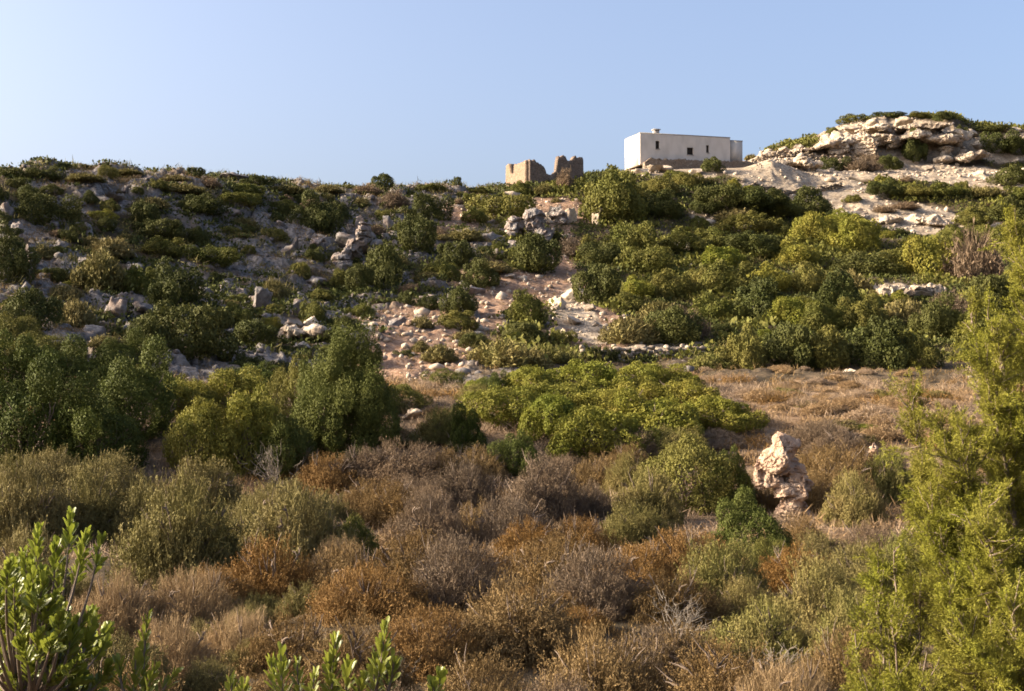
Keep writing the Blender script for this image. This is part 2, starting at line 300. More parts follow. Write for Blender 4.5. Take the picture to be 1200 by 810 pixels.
# ------------------------------------------------------------------ ground
def build_ground():
    pxs = np.concatenate([np.linspace(-80, 1280, 900)])
    th = np.arctan((pxs - CX) / F)
    th = np.concatenate([np.linspace(-math.pi, -R(46), 30)[:-1], np.linspace(-R(46), th[0], 60)[:-1], th, np.linspace(th[-1], R(46), 60)[1:], np.linspace(R(46), math.pi, 30)[1:-1]])
    dd = np.concatenate([np.geomspace(.4, 55, 120)[:-1], np.linspace(55, 235, 560), np.geomspace(237, 6000, 25)])
    A, D = np.meshgrid(th, dd, indexing='ij'); X, Y = np.sin(A) * D, np.cos(A) * D
    Z = full_h(X, Y); na, nd = X.shape
    i, j = np.meshgrid(np.arange(na), np.arange(nd - 1), indexing='ij'); i2 = (i + 1) % na
    Fc = np.stack([i * nd + j, i * nd + j + 1, i2 * nd + j + 1, i2 * nd + j], -1).reshape(-1, 4)
    c0 = na * nd
    V = np.concatenate([np.stack([X, Y, Z], -1).reshape(-1, 3), [[0, 0, H(0, .3)]]])
    fan = np.array([(c0, k * nd, ((k + 1) % na) * nd) for k in range(na)])
    px, py, hill, pale, soil, field, left = zones(X.ravel(), Y.ravel(), base_h(X, Y).ravel())
    patch = smooth(-.12, .22, fbm(X / 7, Y / 7, s=31, o=3).ravel() + .28 * left - .05)
    rock = hill * patch * (.35 + .65 * left)
    e = lambda a: np.append(a, 0)
    m, nt, out = new_mat('hillside_ground'); A_ = lambda n: N_(nt, 'ShaderNodeAttribute', attribute_name=n).outputs['Fac']
    g = N_(nt, 'ShaderNodeNewGeometry')
    def nz(s, d=8, r=.6):
        n = N_(nt, 'ShaderNodeTexNoise'); n.inputs['Scale'].default_value = s; n.inputs['Detail'].default_value = d; n.inputs['Roughness'].default_value = r
        nt.links.new(g.outputs['Position'], n.inputs['Vector']); return n.outputs['Fac']
    def rg(x, a, b, lo=0., hi=1.):
        r = N_(nt, 'ShaderNodeMapRange'); nt.links.new(x, r.inputs[0]); r.inputs[1].default_value = a; r.inputs[2].default_value = b; r.inputs[3].default_value = lo; r.inputs[4].default_value = hi; return r.outputs[0]
    n1, n2, n3 = nz(.8), nz(3.5), nz(.25, 4)
    scrub = mixc(nt, rg(n1, .38, .6), (.045, .034, .020), (.10, .070, .042)); scrub = mixc(nt, rg(n2, .45, .65), scrub, (.07, .053, .032))
    fieldc = mixc(nt, rg(n1, .4, .6), (.15, .095, .055), (.26, .18, .115))
    soilc = mixc(nt, rg(n2, .35, .65), (.17, .095, .058), (.31, .21, .145))
    palec = mixc(nt, rg(n1, .35, .65), (.24, .185, .13), (.40, .325, .24)); palec = mixc(nt, rg(n2, .5, .62), palec, (.16, .12, .085))
    rockc = mixc(nt, rg(n2, .35, .65), (.07, .06, .055), (.23, .205, .185)); rockc = mixc(nt, rg(n3, .50, .62), rockc, (.15, .11, .075))
    def msk(name, lo=.3, hi=.7):
        mm = N_(nt, 'ShaderNodeMath', operation='ADD'); nt.links.new(A_(name), mm.inputs[0]); nt.links.new(rg(n2, .25, .75, -.25, .25), mm.inputs[1]); return rg(mm.outputs[0], lo, hi)
    c = mixc(nt, msk('field'), scrub, fieldc); c = mixc(nt, msk('rock'), c, rockc); c = mixc(nt, msk('soil'), c, soilc); c = mixc(nt, msk('pale'), c, palec)
    p = N_(nt, 'ShaderNodeBsdfPrincipled'); nt.links.new(c, p.inputs['Base Color']); p.inputs['Roughness'].default_value = 1; p.inputs['Specular IOR Level'].default_value = .1
    b = N_(nt, 'ShaderNodeBump'); b.inputs['Strength'].default_value = .7; b.inputs['Distance'].default_value = .12
    nt.links.new(n2, b.inputs['Height']); nt.links.new(b.outputs[0], p.inputs['Normal']); nt.links.new(p.outputs[0], out.inputs[0])
    me = mesh_np('ground', V, [Fc, fan], None, [m], False, dict(pale=e(pale), soil=e(soil), field=e(field), rock=e(rock)))
    # tilt of faces upward
    o = obj('ground', me); o['kind'] = 'structure'; return o
ground = build_ground()

# ------------------------------------------------------------------ labels from where a thing stands
MARKS = [(803, 172, 'the white house'), (640, 205, 'the ruined stone walls'), (1060, 160, 'the pale rocky knoll'), (750, 408, 'the low dry stone wall'),
         (915, 550, 'the pink standing rock'), (392, 470, 'the tall upright bush'), (700, 490, 'the bright green thicket'), (1130, 560, 'the feathery conifer'),
         (60, 690, 'the glossy-leaved sapling'), (500, 400, 'the reddish bare slope'), (960, 465, 'the dry brown field'), (447, 214, 'the lone skyline bush'),
         (862, 222, 'the tree below the house'), (716, 228, 'the big bush below the ruin'), (672, 368, 'the whitish rock slide'), (1050, 200, 'the sandy terrace'),
         (1145, 300, 'the grey leafless bush'), (80, 188, 'the left hilltop'), (250, 500, 'the yellow-green bush'), (620, 375, 'the twin green domes'), (355, 390, 'the white ledge left of the slope')]
_auto = []
def auto_label(o, desc, px, py): _auto.append((o, desc, px, py))
def finish_labels():
    d = {}
    for o, desc, px, py in _auto:
        best = min(MARKS, key=lambda m: (m[0] - px) ** 2 + 2.2 * (m[1] - py) ** 2)
        dx, dy = px - best[0], py - best[1]; q = math.hypot(dx, dy)
        far = 'close' if q < 60 else ('' if q < 130 else 'far')
        if abs(dx) > 2.4 * abs(dy): rel = 'right of' if dx > 0 else 'left of'
        elif abs(dy) > 2.4 * abs(dx): rel = 'below' if dy > 0 else 'above'
        else: rel = ('below' if dy > 0 else 'above') + (' right of' if dx > 0 else ' left of')
        rel = rel
        d.setdefault((desc + ' ' + far).strip() + ' ' + rel + ' ' + best[2], []).append((px, py, o))
    ordn = ['leftmost', 'second', 'third', 'fourth', 'fifth', 'sixth', 'seventh', 'eighth', 'ninth', 'tenth', 'eleventh', 'twelfth', 'thirteenth', 'fourteenth', 'fifteenth', 'sixteenth', 'seventeenth', 'eighteenth', 'nineteenth', 'twentieth']
    for lab, L in d.items():
        L.sort(key=lambda t: t[0])
        for k, (px, py, o) in enumerate(L):
            o['label'] = lab if len(L) == 1 else (ordn[min(k, 19)] + ' ' + lab)

# ------------------------------------------------------------------ plants
def hemi(n, g, low=-.15):
    z = g.uniform(low, 1, n); a = g.uniform(0, 2 * math.pi, n); r = np.sqrt(1 - np.clip(z, -1, 1) ** 2)
    return np.stack([r * np.cos(a), r * np.sin(a), z], -1)
def fuzzy_mesh(name, mat, seed, n=14000, hgt=.85, wid=.012, ln=.34, up=.25, lump=.22, tuft=.35, lobes=5):
    """a cushion of fine twigs: several domes grown together, unit radius"""
    g = np.random.default_rng(seed); A = Acc()
    lc = [(0, 0, .82)] + [(math.cos(t) * q, math.sin(t) * q, g.uniform(.42, .62)) for t, q in zip(np.arange(lobes) * 6.283 / max(lobes, 1) + g.uniform(0, 6), g.uniform(.42, .68, lobes))]
    w = np.array([c[2] ** 2 for c in lc]); w /= w.sum(); idx = g.choice(len(lc), n, p=w)
    c = np.array([(a, b, .12 * r) for a, b, r in lc])[idx]; r = np.array([q[2] for q in lc])[idx][:, None]
    d = hemi(n, g, -.1); k = 1 + 1.7 * lump * fbm(d[:, 0] * 3.6 + idx, d[:, 1] * 3.6, d[:, 2] * 3.6, s=seed, o=3, gain=.6)[:, None]
    rr = g.uniform(.45, 1, n)[:, None] ** .38 * (1 + g.normal(0, .03, n))[:, None]
    hole = fbm(d[:, 0] * 4.5 + idx * 3, d[:, 1] * 4.5, d[:, 2] * 4.5, s=seed + 9, o=2)[:, None]; rr = rr * np.where(hole < -.12, .62, 1)
    T = unit(d + g.normal(0, .5, (n, 3)) + np.array([0, 0, up]))
    L = ln * g.uniform(.4, 1.2, n) * r[:, 0]
    P = c + d * r * k * rr - T * L[:, None] * .7; P[:, 2] *= hgt
    Nn = unit(g.normal(0, 1, (n, 3)))
    t = np.repeat(np.clip(g.normal(.5, .28, n), 0, 1), 3)
    V, Fc = cards(P, T, Nn, L, wid * g.uniform(.6, 1.5, n), *BLADE); A.add(V, Fc, t)
    m = int(n * tuft)
    if m:                                      # leaf and seed-head tufts lying on the surface of the cushion
        q = g.choice(n, m); P2 = P[q] + T[q] * L[q, None] * g.uniform(.35, .9, m)[:, None]
        sz = wid * g.uniform(2.4, 5.0, m)
        V, Fc = cards(P2, unit(T[q] * .5 + g.normal(0, .9, (m, 3))), unit(d[q] + g.normal(0, .38, (m, 3))), sz, sz * .42, *RHOMB)
        cl = .28 * fbm(P2[:, 0] * 7, P2[:, 1] * 7, P2[:, 2] * 7, s=seed + 5, o=2)
        A.add(V, Fc, np.repeat(np.clip(g.normal(.55, .2, m) + cl, 0, 1), 4))
    me = A.mesh(name, [mat]); return me
def leafy_mesh(name, mat, seed, n=3000, leaf=.075, hgt=.9, lobes=16, spike=0., asp=.6, lr=(.24, .42)):
    """a leafy shrub of many lobes, unit radius, leaves spread through the outer shell"""
    g = np.random.default_rng(seed)
    d = hemi(lobes, g, .0); ctr = d * g.uniform(.4, .8, lobes)[:, None] * (1 + .25 * np.sin(np.arctan2(d[:, 1], d[:, 0]) * g.integers(2, 4) + g.uniform(0, 6)))[:, None]; ctr[:, 2] = ctr[:, 2] * hgt * 1.05 + .12
    rad = g.uniform(*lr, lobes); rad *= 1 - .2 * (ctr[:, 2] > .6)
    ctr = np.concatenate([ctr, [[0, 0, .35 * hgt]]]); rad = np.append(rad, .55)
    w = rad ** 2; idx = g.choice(len(rad), int(n * 1.6), p=w / w.sum()); N0 = len(idx)
    dd = unit(g.normal(0, 1, (N0, 3))); k = 1 + .35 * fbm(dd[:, 0] * 2.3 + idx * 3, dd[:, 1] * 2.3, dd[:, 2] * 2.3, s=seed, o=3)
    P = ctr[idx] + dd * (rad[idx] * k * g.uniform(.55, 1.08, N0) ** .5)[:, None] * np.array([1, 1, .9])
    P[:, 2] += spike * g.random(N0) ** 3 * (dd[:, 2] > .3)
    inside = np.zeros(N0)
    for c, r in zip(ctr, rad): inside += np.linalg.norm(P - c, axis=1) < r * .72
    keep = (inside < 1) & (P[:, 2] > -.05); keep &= g.random(N0) < 1.0; P = P[keep][:n]; dd = dd[keep][:n]; ii = idx[keep][:n]; m = len(P)
    T = unit(g.normal(0, .8, (m, 3)) + dd * .25 + np.array([0, 0, .35])); Nn = unit(dd + g.normal(0, .38, (m, 3)) + np.array([0, 0, .1]))
    L = leaf * g.uniform(.6, 1.4, m)
    V, Fc = cards(P - T * L[:, None] * .5, T, Nn, L, L * asp, *RHOMB)
    lt = g.uniform(-.22, .22, len(rad))[ii]
    return mesh_np(name, V, Fc, np.repeat(np.clip(g.normal(.45, .2, m) + lt, 0, 1), 4), [mat])
def branch_mesh(name, mat, seed, n=9, hgt=.9, r=.03, spread=.75, sub=4, sides=5, wig=.12):
    g = np.random.default_rng(seed); A = Acc()
    for k in range(n):
        a = g.uniform(0, 6.28); e = g.uniform(.15, spread); end = np.array([math.cos(a) * e, math.sin(a) * e, hgt * g.uniform(.55, .95) * math.sqrt(max(.1, 1 - e * e * .8))])
        t = np.linspace(0, 1, 8)[:, None]; pts = t * end + np.cumsum(g.normal(0, wig / 8, (8, 3)), 0) * np.array([1, 1, .6]); pts[:, 2] = end[2] * t[:, 0] ** .85
        A.add(*tube(pts, r, r * .25, sides))
        for q in range(sub):
            i = g.integers(2, 7); dv = unit((end / np.linalg.norm(end) + g.normal(0, .6, 3))[None])[0] * g.uniform(.15, .4); dv[2] = abs(dv[2]) * .8
            t2 = np.linspace(0, 1, 5)[:, None]; A.add(*tube(pts[i] + t2 * dv + np.cumsum(g.normal(0, wig / 10, (5, 3)), 0), r * .5, r * .12, 4))
    return A.mesh(name, [mat], True)

PROTO = {}
def protos(kind, k, fn): PROTO[kind] = [fn(i) for i in range(k)]
protos('far_dark', 5, lambda i: leafy_mesh('bush_foliage', M['dark'], 100 + i, 13000, .052, .95, 24, 0, .7, (.17, .34)))
protos('far_mastic', 5, lambda i: leafy_mesh('bush_foliage', M['mastic'], 120 + i, 13000, .052, .8, 26, 0, .7, (.16, .33)))
protos('far_bright', 4, lambda i: leafy_mesh('bush_foliage', M['bright'], 140 + i, 13000, .048, .75, 30, 0, .7, (.15, .3)))
protos('far_fuzz', 4, lambda i: fuzzy_mesh('bush_foliage', M['olive'], 160 + i, 5000, .8, .035, .4))
protos('far_green_fuzz', 3, lambda i: fuzzy_mesh('bush_foliage', M['green_fuzz'], 170 + i, 5000, .8, .03, .4))
protos('far_grey', 3, lambda i: fuzzy_mesh('bush_foliage', M['grey'], 180 + i, 4000, .85, .025, .5))
protos('far_brown', 3, lambda i: fuzzy_mesh('bush_foliage', M['brown'], 190 + i, 4000, .7, .03, .35))
protos('mid_dark', 3, lambda i: leafy_mesh('foliage', M['deep'], 200 + i, 46000, .034, .95, 34, .05, .6, (.16, .34)))
protos('mid_mastic', 3, lambda i: leafy_mesh('foliage', M['mastic'], 210 + i, 30000, .034, .85, 36, .05, .6, (.16, .34)))
protos('mid_bright', 4, lambda i: leafy_mesh('foliage', M['bright'], 220 + i, 30000, .037, .7, 46, .03, .75, (.13, .27)))
protos('mid_yellow', 3, lambda i: leafy_mesh('foliage', M['yellow'], 230 + i, 30000, .037, .85, 38, .08, .7, (.15, .3)))
protos('olive', 4, lambda i: fuzzy_mesh('foliage', M['olive'], 240 + i, 16000, .88, .009, .18, .3, .26, 2.4))
protos('green_fuzz', 4, lambda i: fuzzy_mesh('foliage', M['green_fuzz'], 250 + i, 16000, .85, .009, .18, .35, .26, 2.4))
protos('brown', 5, lambda i: fuzzy_mesh('foliage', M['brown'], 260 + i, 16000, .8, .008, .15, .15, .26, 2.2, 5))
protos('orange', 4, lambda i: fuzzy_mesh('foliage', M['orange'], 270 + i, 16000, .78, .008, .14, .15, .26, 2.3, 5))
protos('grey', 5, lambda i: fuzzy_mesh('foliage', M['grey'], 280 + i, 20000, .8, .007, .18, .15, .26, 1.5, 5))
protos('straw', 3, lambda i: fuzzy_mesh('foliage', M['straw'], 290 + i, 20000, .8, .007, .28, .6, .28, .6, 6))
STEMS = [branch_mesh('stems', M['wood'], 300 + i, 10, .8, .028) for i in range(3)]
DEADB = [branch_mesh('branches', M['dead'], 310 + i, 16, .95, .013, .95, 6, 5, .4) for i in range(4)]
KINDINFO = {  # proto kind -> (object name, category, description)
    'far_dark': ('evergreen_bush', 'bush', 'dark evergreen bush'), 'far_mastic': ('evergreen_bush', 'bush', 'green leafy bush'), 'far_bright': ('evergreen_bush', 'bush', 'bright green bush'),
    'far_fuzz': ('heath_bush', 'bush', 'olive heath bush'), 'far_green_fuzz': ('heath_bush', 'bush', 'grass-green bush'), 'far_grey': ('twiggy_bush', 'bush', 'grey twiggy bush'), 'far_brown': ('twiggy_bush', 'bush', 'low brown bush'),
    'mid_dark': ('evergreen_shrub', 'shrub', 'dark evergreen shrub'), 'mid_mastic': ('evergreen_shrub', 'shrub', 'green leafy shrub'), 'mid_bright': ('evergreen_shrub', 'shrub', 'bright green shrub'), 'mid_yellow': ('evergreen_shrub', 'shrub', 'yellow-green shrub'),
    'olive': ('heath_shrub', 'shrub', 'fuzzy olive-green shrub'), 'green_fuzz': ('heath_shrub', 'shrub', 'fuzzy fresh green shrub'), 'brown': ('cushion_shrub', 'shrub', 'brown dry cushion shrub'), 'orange': ('cushion_shrub', 'shrub', 'rusty orange cushion shrub'),
    'grey': ('cushion_shrub', 'shrub', 'grey-brown dry cushion shrub'), 'straw': ('grass_tussock', 'grass tussock', 'straw-coloured dry grass tussock')}
GRP = {'evergreen_bush': 'evergreen bushes on the hillside', 'heath_bush': 'heath bushes on the hillside', 'twiggy_bush': 'twiggy bushes on the hillside', 'evergreen_shrub': 'evergreen shrubs in the valley',
       'heath_shrub': 'heath shrubs in the foreground', 'cushion_shrub': 'dry cushion shrubs in the foreground', 'grass_tussock': 'dry grass tussocks'}
placed = []
def plant(kind, px, pyb, w, h, label=None, far=None, jit=True, sink=.06, dcat=None, name=None):
    """a shrub whose foot is seen at (px, pyb) and that looks w by h pixels in the photograph"""
    nm, cat, desc = KINDINFO[kind]; cat = dcat or cat; nm = name or nm
    x, y, z = hit(px, pyb); s = y / F
    rx, hz = w * s / 2, h * s
    far = kind.startswith('far') if far is None else far
    me = random.choice(PROTO[kind]); hm = 1.0 if kind.startswith(('far_d', 'far_m', 'far_b', 'mid')) else .95
    sc = (rx * random.uniform(.95, 1.05), rx * random.uniform(.85, 1.1), hz / hm)
    if far: o = obj(nm, me)
    else:
        o = obj(nm, None); f = obj('foliage', me, o); obj('stems', random.choice(STEMS), o)
    # the crown's near face leans towards the viewer, so stand the plant half its depth behind its visible foot
    k = 1 + rx * .5 / y; x, y = x * k, y * k; z = H(x, y)
    o.location = (x, y, z - sink * hz); o.scale = sc; o.rotation_euler = (0, 0, random.uniform(-3.1, 3.1))
    o['category'] = cat; o['group'] = GRP.get(nm, nm)
    size = 'big ' if w > 75 else ('small ' if w < 32 else '')
    if label: o['label'] = label
    else: auto_label(o, size + desc, px, pyb - h / 2)
    placed.append((px, pyb, w, h)); return o

# ------------------------------------------------------------------ buildings
def box_into(A, o, u, v, up, t=.5):           # box from corner o along three edge vectors
    o, u, v, up = [np.array(q, float) for q in (o, u, v, up)]
    P = np.array([o, o + u, o + u + v, o + v]); V = np.concatenate([P, P + up])
    A.add(V, [(0, 3, 2, 1), (4, 5, 6, 7), (0, 1, 5, 4), (1, 2, 6, 5), (2, 3, 7, 6), (3, 0, 4, 7)], t)
def wall_with_openings(A, o, u, n, L, Ht, th, holes):
    """wall of length L along u, thickness th towards n (inwards); holes = (x0, x1, z0, z1)"""
    xs = sorted({0, L, *[h[0] for h in holes], *[h[1] for h in holes]}); zs = sorted({0, Ht, *[h[2] for h in holes], *[h[3] for h in holes]})
    o = np.array(o, float); u = np.array(u, float); n = np.array(n, float); up = np.array([0, 0, 1.])
    solid = lambda i, j: 0 <= i < len(xs) - 1 and 0 <= j < len(zs) - 1 and not any(h[0] <= xs[i] + 1e-6 < h[1] and h[2] <= zs[j] + 1e-6 < h[3] for h in holes)
    Q = []
    pt = lambda x, z, d: o + u * x + up * z + n * d
    for i in range(len(xs) - 1):
        for j in range(len(zs) - 1):
            if not solid(i, j): continue
            x0, x1, z0, z1 = xs[i], xs[i + 1], zs[j], zs[j + 1]
            Q.append([pt(x0, z0, 0), pt(x1, z0, 0), pt(x1, z1, 0), pt(x0, z1, 0)]); Q.append([pt(x0, z0, th), pt(x0, z1, th), pt(x1, z1, th), pt(x1, z0, th)])
            if not solid(i - 1, j): Q.append([pt(x0, z0, 0), pt(x0, z1, 0), pt(x0, z1, th), pt(x0, z0, th)])
            if not solid(i + 1, j): Q.append([pt(x1, z0, 0), pt(x1, z0, th), pt(x1, z1, th), pt(x1, z1, 0)])
            if not solid(i, j - 1): Q.append([pt(x0, z0, 0), pt(x0, z0, th), pt(x1, z0, th), pt(x1, z0, 0)])
            if not solid(i, j + 1): Q.append([pt(x0, z1, 0), pt(x1, z1, 0), pt(x1, z1, th), pt(x0, z1, th)])
    V = np.array(Q).reshape(-1, 3); A.add(V, np.arange(len(V)).reshape(-1, 4))
def render_mat(name, c, c2):
    """lime render with faint vertical weather streaks"""
    m, nt, out = new_mat(name); g = N_(nt, 'ShaderNodeNewGeometry'); mp = N_(nt, 'ShaderNodeMapping'); mp.inputs['Scale'].default_value = (.9, .9, .5)
    n = N_(nt, 'ShaderNodeTexNoise'); n.inputs['Scale'].default_value = 1.2; n.inputs['Detail'].default_value = 7
    nt.links.new(g.outputs['Position'], mp.inputs[0]); nt.links.new(mp.outputs[0], n.inputs['Vector'])
    r = N_(nt, 'ShaderNodeMapRange'); nt.links.new(n.outputs['Fac'], r.inputs[0]); r.inputs[1].default_value = .4; r.inputs[2].default_value = .68
    p = N_(nt, 'ShaderNodeBsdfPrincipled'); p.inputs['Roughness'].default_value = .9; p.inputs['Specular IOR Level'].default_value = .2
    nt.links.new(mixc(nt, r.outputs[0], c, c2), p.inputs['Base Color']); nt.links.new(p.outputs[0], out.inputs[0]); return m
WH = render_mat('white_render', (.57, .515, .45), (.485, .435, .375)); CAP = plain_mat('grey_capping', (.22, .20, .185), .9, (.30, .28, .26)); DK = plain_mat('dark_shutter_gap_shade', (.03, .025, .02), .7)
ang = R(17); U = np.array([math.cos(ang), math.sin(ang), 0]); Vv = np.array([-math.sin(ang), math.cos(ang), 0]); UP = np.array([0, 0, 1.])
C0 = at(750, 156, 178); ztop = C0.z; zbot = at(750, 192.5, 178).z; C0 = np.array([C0.x, C0.y, 0])
LEN, DEP = 12.55, 5.2; HT = ztop - zbot
def front_x(px): k = (px - CX) / F / (CP); k = (px - CX) / F; return (k * C0[1] - C0[0]) / (U[0] - k * U[1])
def front_z(px, py): q = front_x(px); d = C0[1] + U[1] * q; return at(px, py, d).z - zbot
house = obj('farmhouse', None, None, (C0[0], C0[1], zbot)); house['label'] = 'long white flat-roofed farmhouse on the ridge'; house['category'] = 'house'
Z0 = np.zeros(3)
wins = [(769, 773.6, 165, 174.6), (806, 813.5, 172.8, 181.2), (828.6, 831.8, 170.2, 178.8)]
holes = [(front_x(a), front_x(b), front_z(a, d), front_z(a, c)) for a, b, c, d in wins]
A = Acc(); wall_with_openings(A, Z0, U, Vv, LEN, HT, .45, holes); obj('front_wall', A.mesh('front_wall', [WH]), house)
A = Acc(); box_into(A, Vv * .45, U * .45, Vv * (DEP - .9), UP * HT); obj('side_wall', A.mesh('side_wall', [WH]), house)
A = Acc(); box_into(A, Vv * .45 + U * (LEN - .45), U * .45, Vv * (DEP - .9), UP * (HT - .02)); obj('side_wall', A.mesh('side_wall', [WH]), house)
A = Acc(); box_into(A, Vv * (DEP - .45), U * LEN, Vv * .45, UP * (HT - .01)); obj('rear_wall', A.mesh('rear_wall', [WH]), house)
A = Acc(); box_into(A, Vv * .46 + U * .46 + UP * (HT - .4), U * (LEN - .92), Vv * (DEP - .92), UP * .25); obj('roof', A.mesh('roof', [CAP]), house)
A = Acc(); box_into(A, -Vv * .04 - U * .0 + UP * (HT + .003), U * (LEN + .04), Vv * .55, UP * .10); box_into(A, Vv * .52 + UP * (HT + .003), U * .5, Vv * (DEP - .5), UP * .10)
obj('parapet_capping', A.mesh('capping', [CAP]), house)
for k, h in enumerate(holes):
    A = Acc(); w = h[1] - h[0]; hh = h[3] - h[2]; fo = U * (h[0] + .003) + UP * (h[2] + .003) + Vv * .22; t = .07
    for (a, b, c, d) in ((0, w - .006, 0, t), (0, w - .006, hh - t - .006, t), (0, t, t, hh - 2 * t - .006), (w - t - .006, t, t, hh - 2 * t - .006)): box_into(A, fo + U * a + UP * c, U * b, Vv * .06, UP * d)
    wo = obj('window', A.mesh('window_frame', [plain_mat('weathered_frame', (.10, .08, .07), .8)]), house)
    A = Acc(); box_into(A, fo + U * t + UP * t + Vv * .03, U * (w - 2 * t - .006), Vv * .02, UP * (hh - 2 * t - .006)); obj('pane', A.mesh('pane', [DK]), wo)
    A = Acc(); box_into(A, U * (h[0] - .06) - Vv * .07 + UP * (h[2] - .09), U * (w + .12), Vv * .2, UP * .085); obj('sill', A.mesh('sill', [CAP]), wo)
cx0, cx1 = front_x(770), front_x(776)
A = Acc(); box_into(A, U * cx0 + Vv * .7 + UP * (HT - .2), U * (cx1 - cx0), Vv * .6, UP * .85); box_into(A, U * (cx0 - .12) + Vv * .58 + UP * (HT + .65), U * (cx1 - cx0 + .24), Vv * .84, UP * .14)
ch = obj('chimney', A.mesh('chimney', [CAP]), house)
# annexe at the right end
Ax = LEN + .14; AL = 1.75; AH = HT - .30
A = Acc(); box_into(A, U * Ax + Vv * .25 + UP * .9, U * AL, Vv * 3.6, UP * (AH - .9)); an = obj('annexe', A.mesh('annexe', [WH]), house)
A = Acc(); box_into(A, U * (Ax - .04) + Vv * .2 + UP * (AH + .003), U * (AL + .08), Vv * 3.7, UP * .09); obj('annexe_roof', A.mesh('annexe_roof', [CAP]), an)
A = Acc(); box_into(A, U * (LEN + .003) + Vv * .5 + UP * .9, U * .134, Vv * 3.2, UP * (AH - 1.0)); obj('annexe_gap_shade', A.mesh('gap_shade', [DK]), an)  # dark slab filling the gap beside the annexe, its colour standing in for shade

def rough_wall(poly_top, L, th, seed, step=.22, zb=-.8):
    """a ragged rubble wall: outline along its length (x, z) tops, in its own x-z plane, thickness th in y"""
    g = np.random.default_rng(seed); n = int(L / step) + 1; xs = np.linspace(0, L, n)
    tops = np.interp(xs, [p[0] for p in poly_top], [p[1] for p in poly_top]) + g.normal(0, .09, n)
    m = 14; A = Acc(); zz = np.linspace(0, 1, m)
    X = np.repeat(xs[:, None], m, 1); Z = zb + (tops[:, None] - zb) * zz[None]
    V = []
    for sgn in (-1, 1):
        dep = sgn * (th / 2 - .06 * zz[None] + .06 * fbm(X * 2.5, Z * 2.5, X * 0 + sgn * 5, s=seed, o=3)); V.append(np.stack([X + .04 * fbm(X * 3, Z * 3, s=seed + 3), dep, Z], -1))
    a, b = V; nn = n * m; VV = np.concatenate([a.reshape(-1, 3), b.reshape(-1, 3)]); idx = np.arange(nn).reshape(n, m)
    i = idx[:-1, :-1].ravel(); j = idx[1:, :-1].ravel(); k = idx[1:, 1:].ravel(); l = idx[:-1, 1:].ravel()
    Fc = [np.stack([i, j, k, l], 1), np.stack([i, l, k, j], 1) + nn]
    t0, t1 = idx[:-1, -1], idx[1:, -1]; Fc.append(np.stack([t0, t1, t1 + nn, t0 + nn], 1))
    for e, fl in ((idx[0], False), (idx[-1], True)):
        q = np.stack([e[:-1], e[1:], e[1:] + nn, e[:-1] + nn], 1); Fc.append(q[:, ::-1] if fl else q)
    A.add(VV, np.concatenate(Fc)); return A
def place_wall(A, name, mat, parent, o, u, **kw):
    ob = obj(name, A.mesh(name, [mat]), parent); ob.matrix_local = Matrix(((u[0], -u[1], 0, o[0]), (u[1], u[0], 0, o[1]), (0, 0, 1, o[2]), (0, 0, 0, 1)))
    for k, v in kw.items(): ob[k] = v
    return ob
# ruin: a left house with its sunlit gable and ragged front, and a second wall block to the right
RD = 169.0; rang = R(24); RU = np.array([math.cos(rang), math.sin(rang), 0]); RV = np.array([-math.sin(rang), math.cos(rang), 0])
RC = at(619, 224, RD); rz = RC.z; ruin = obj('ruined_house', None, None, RC); ruin['label'] = 'roofless stone ruin with ragged brown walls on the ridge'; ruin['category'] = 'ruin'
m_ = RD / F
def rx_(px): k = (px - CX) / F; return (k * RC.y - RC.x) / (RU[0] - k * RU[1])
gl = 5.9
place_wall(rough_wall([(0, 36 * m_), (1.0, 35 * m_), (3.4, 35.5 * m_), (3.6, 27 * m_), (4.5, 25 * m_), (4.75, 36 * m_), (5.3, 39 * m_), (gl, 38 * m_)], gl, .8, 1, .15), 'gable_wall', M['masonry'], ruin, Z0, RV, label='sunlit ochre gable wall with a broken gap')
place_wall(rough_wall([(0, 37 * m_), (rx_(624), 36 * m_), (rx_(629), 33 * m_), (rx_(636), 30 * m_), (rx_(639), 21 * m_), (rx_(646), 20 * m_), (rx_(651), 26 * m_), (rx_(652.5), 41 * m_), (rx_(657), 45 * m_), (rx_(661), 43 * m_), (rx_(663), 38 * m_), (rx_(669), 39 * m_), (rx_(671), 44 * m_), (rx_(682), 43 * m_)], rx_(682), 1.0, 2, .15), 'front_wall', M['dark_masonry'], ruin, (.0, 0, 0), RU)
place_wall(rough_wall([(0, 20 * m_), (2, 22 * m_), (4, 31 * m_), (5.5, 28 * m_)], 5.5, .6, 3), 'rear_wall', M['dark_masonry'], ruin, RV * 5.6, RU)
place_wall(rough_wall([(0, 33 * m_), (3, 26 * m_), (5, 20 * m_)], 5.0, .6, 4), 'end_wall', M['masonry'], ruin, RU * (rx_(682) - .31), RV)
# retaining wall and plinth of rubble under the farmhouse
pl = rough_wall([(0, .3), (1, .75), (2, .6), (5, .8), (9, .75), (14.5, .9), (16.5, .5)], 16.2, .9, 5, zb=-1.6)
place_wall(pl, 'retaining_wall', M['grey_masonry'], None, np.array([C0[0], C0[1], zbot]) - Vv * .5 + U * .3, U, label='rough rubble retaining wall under the white farmhouse', category='stone wall')

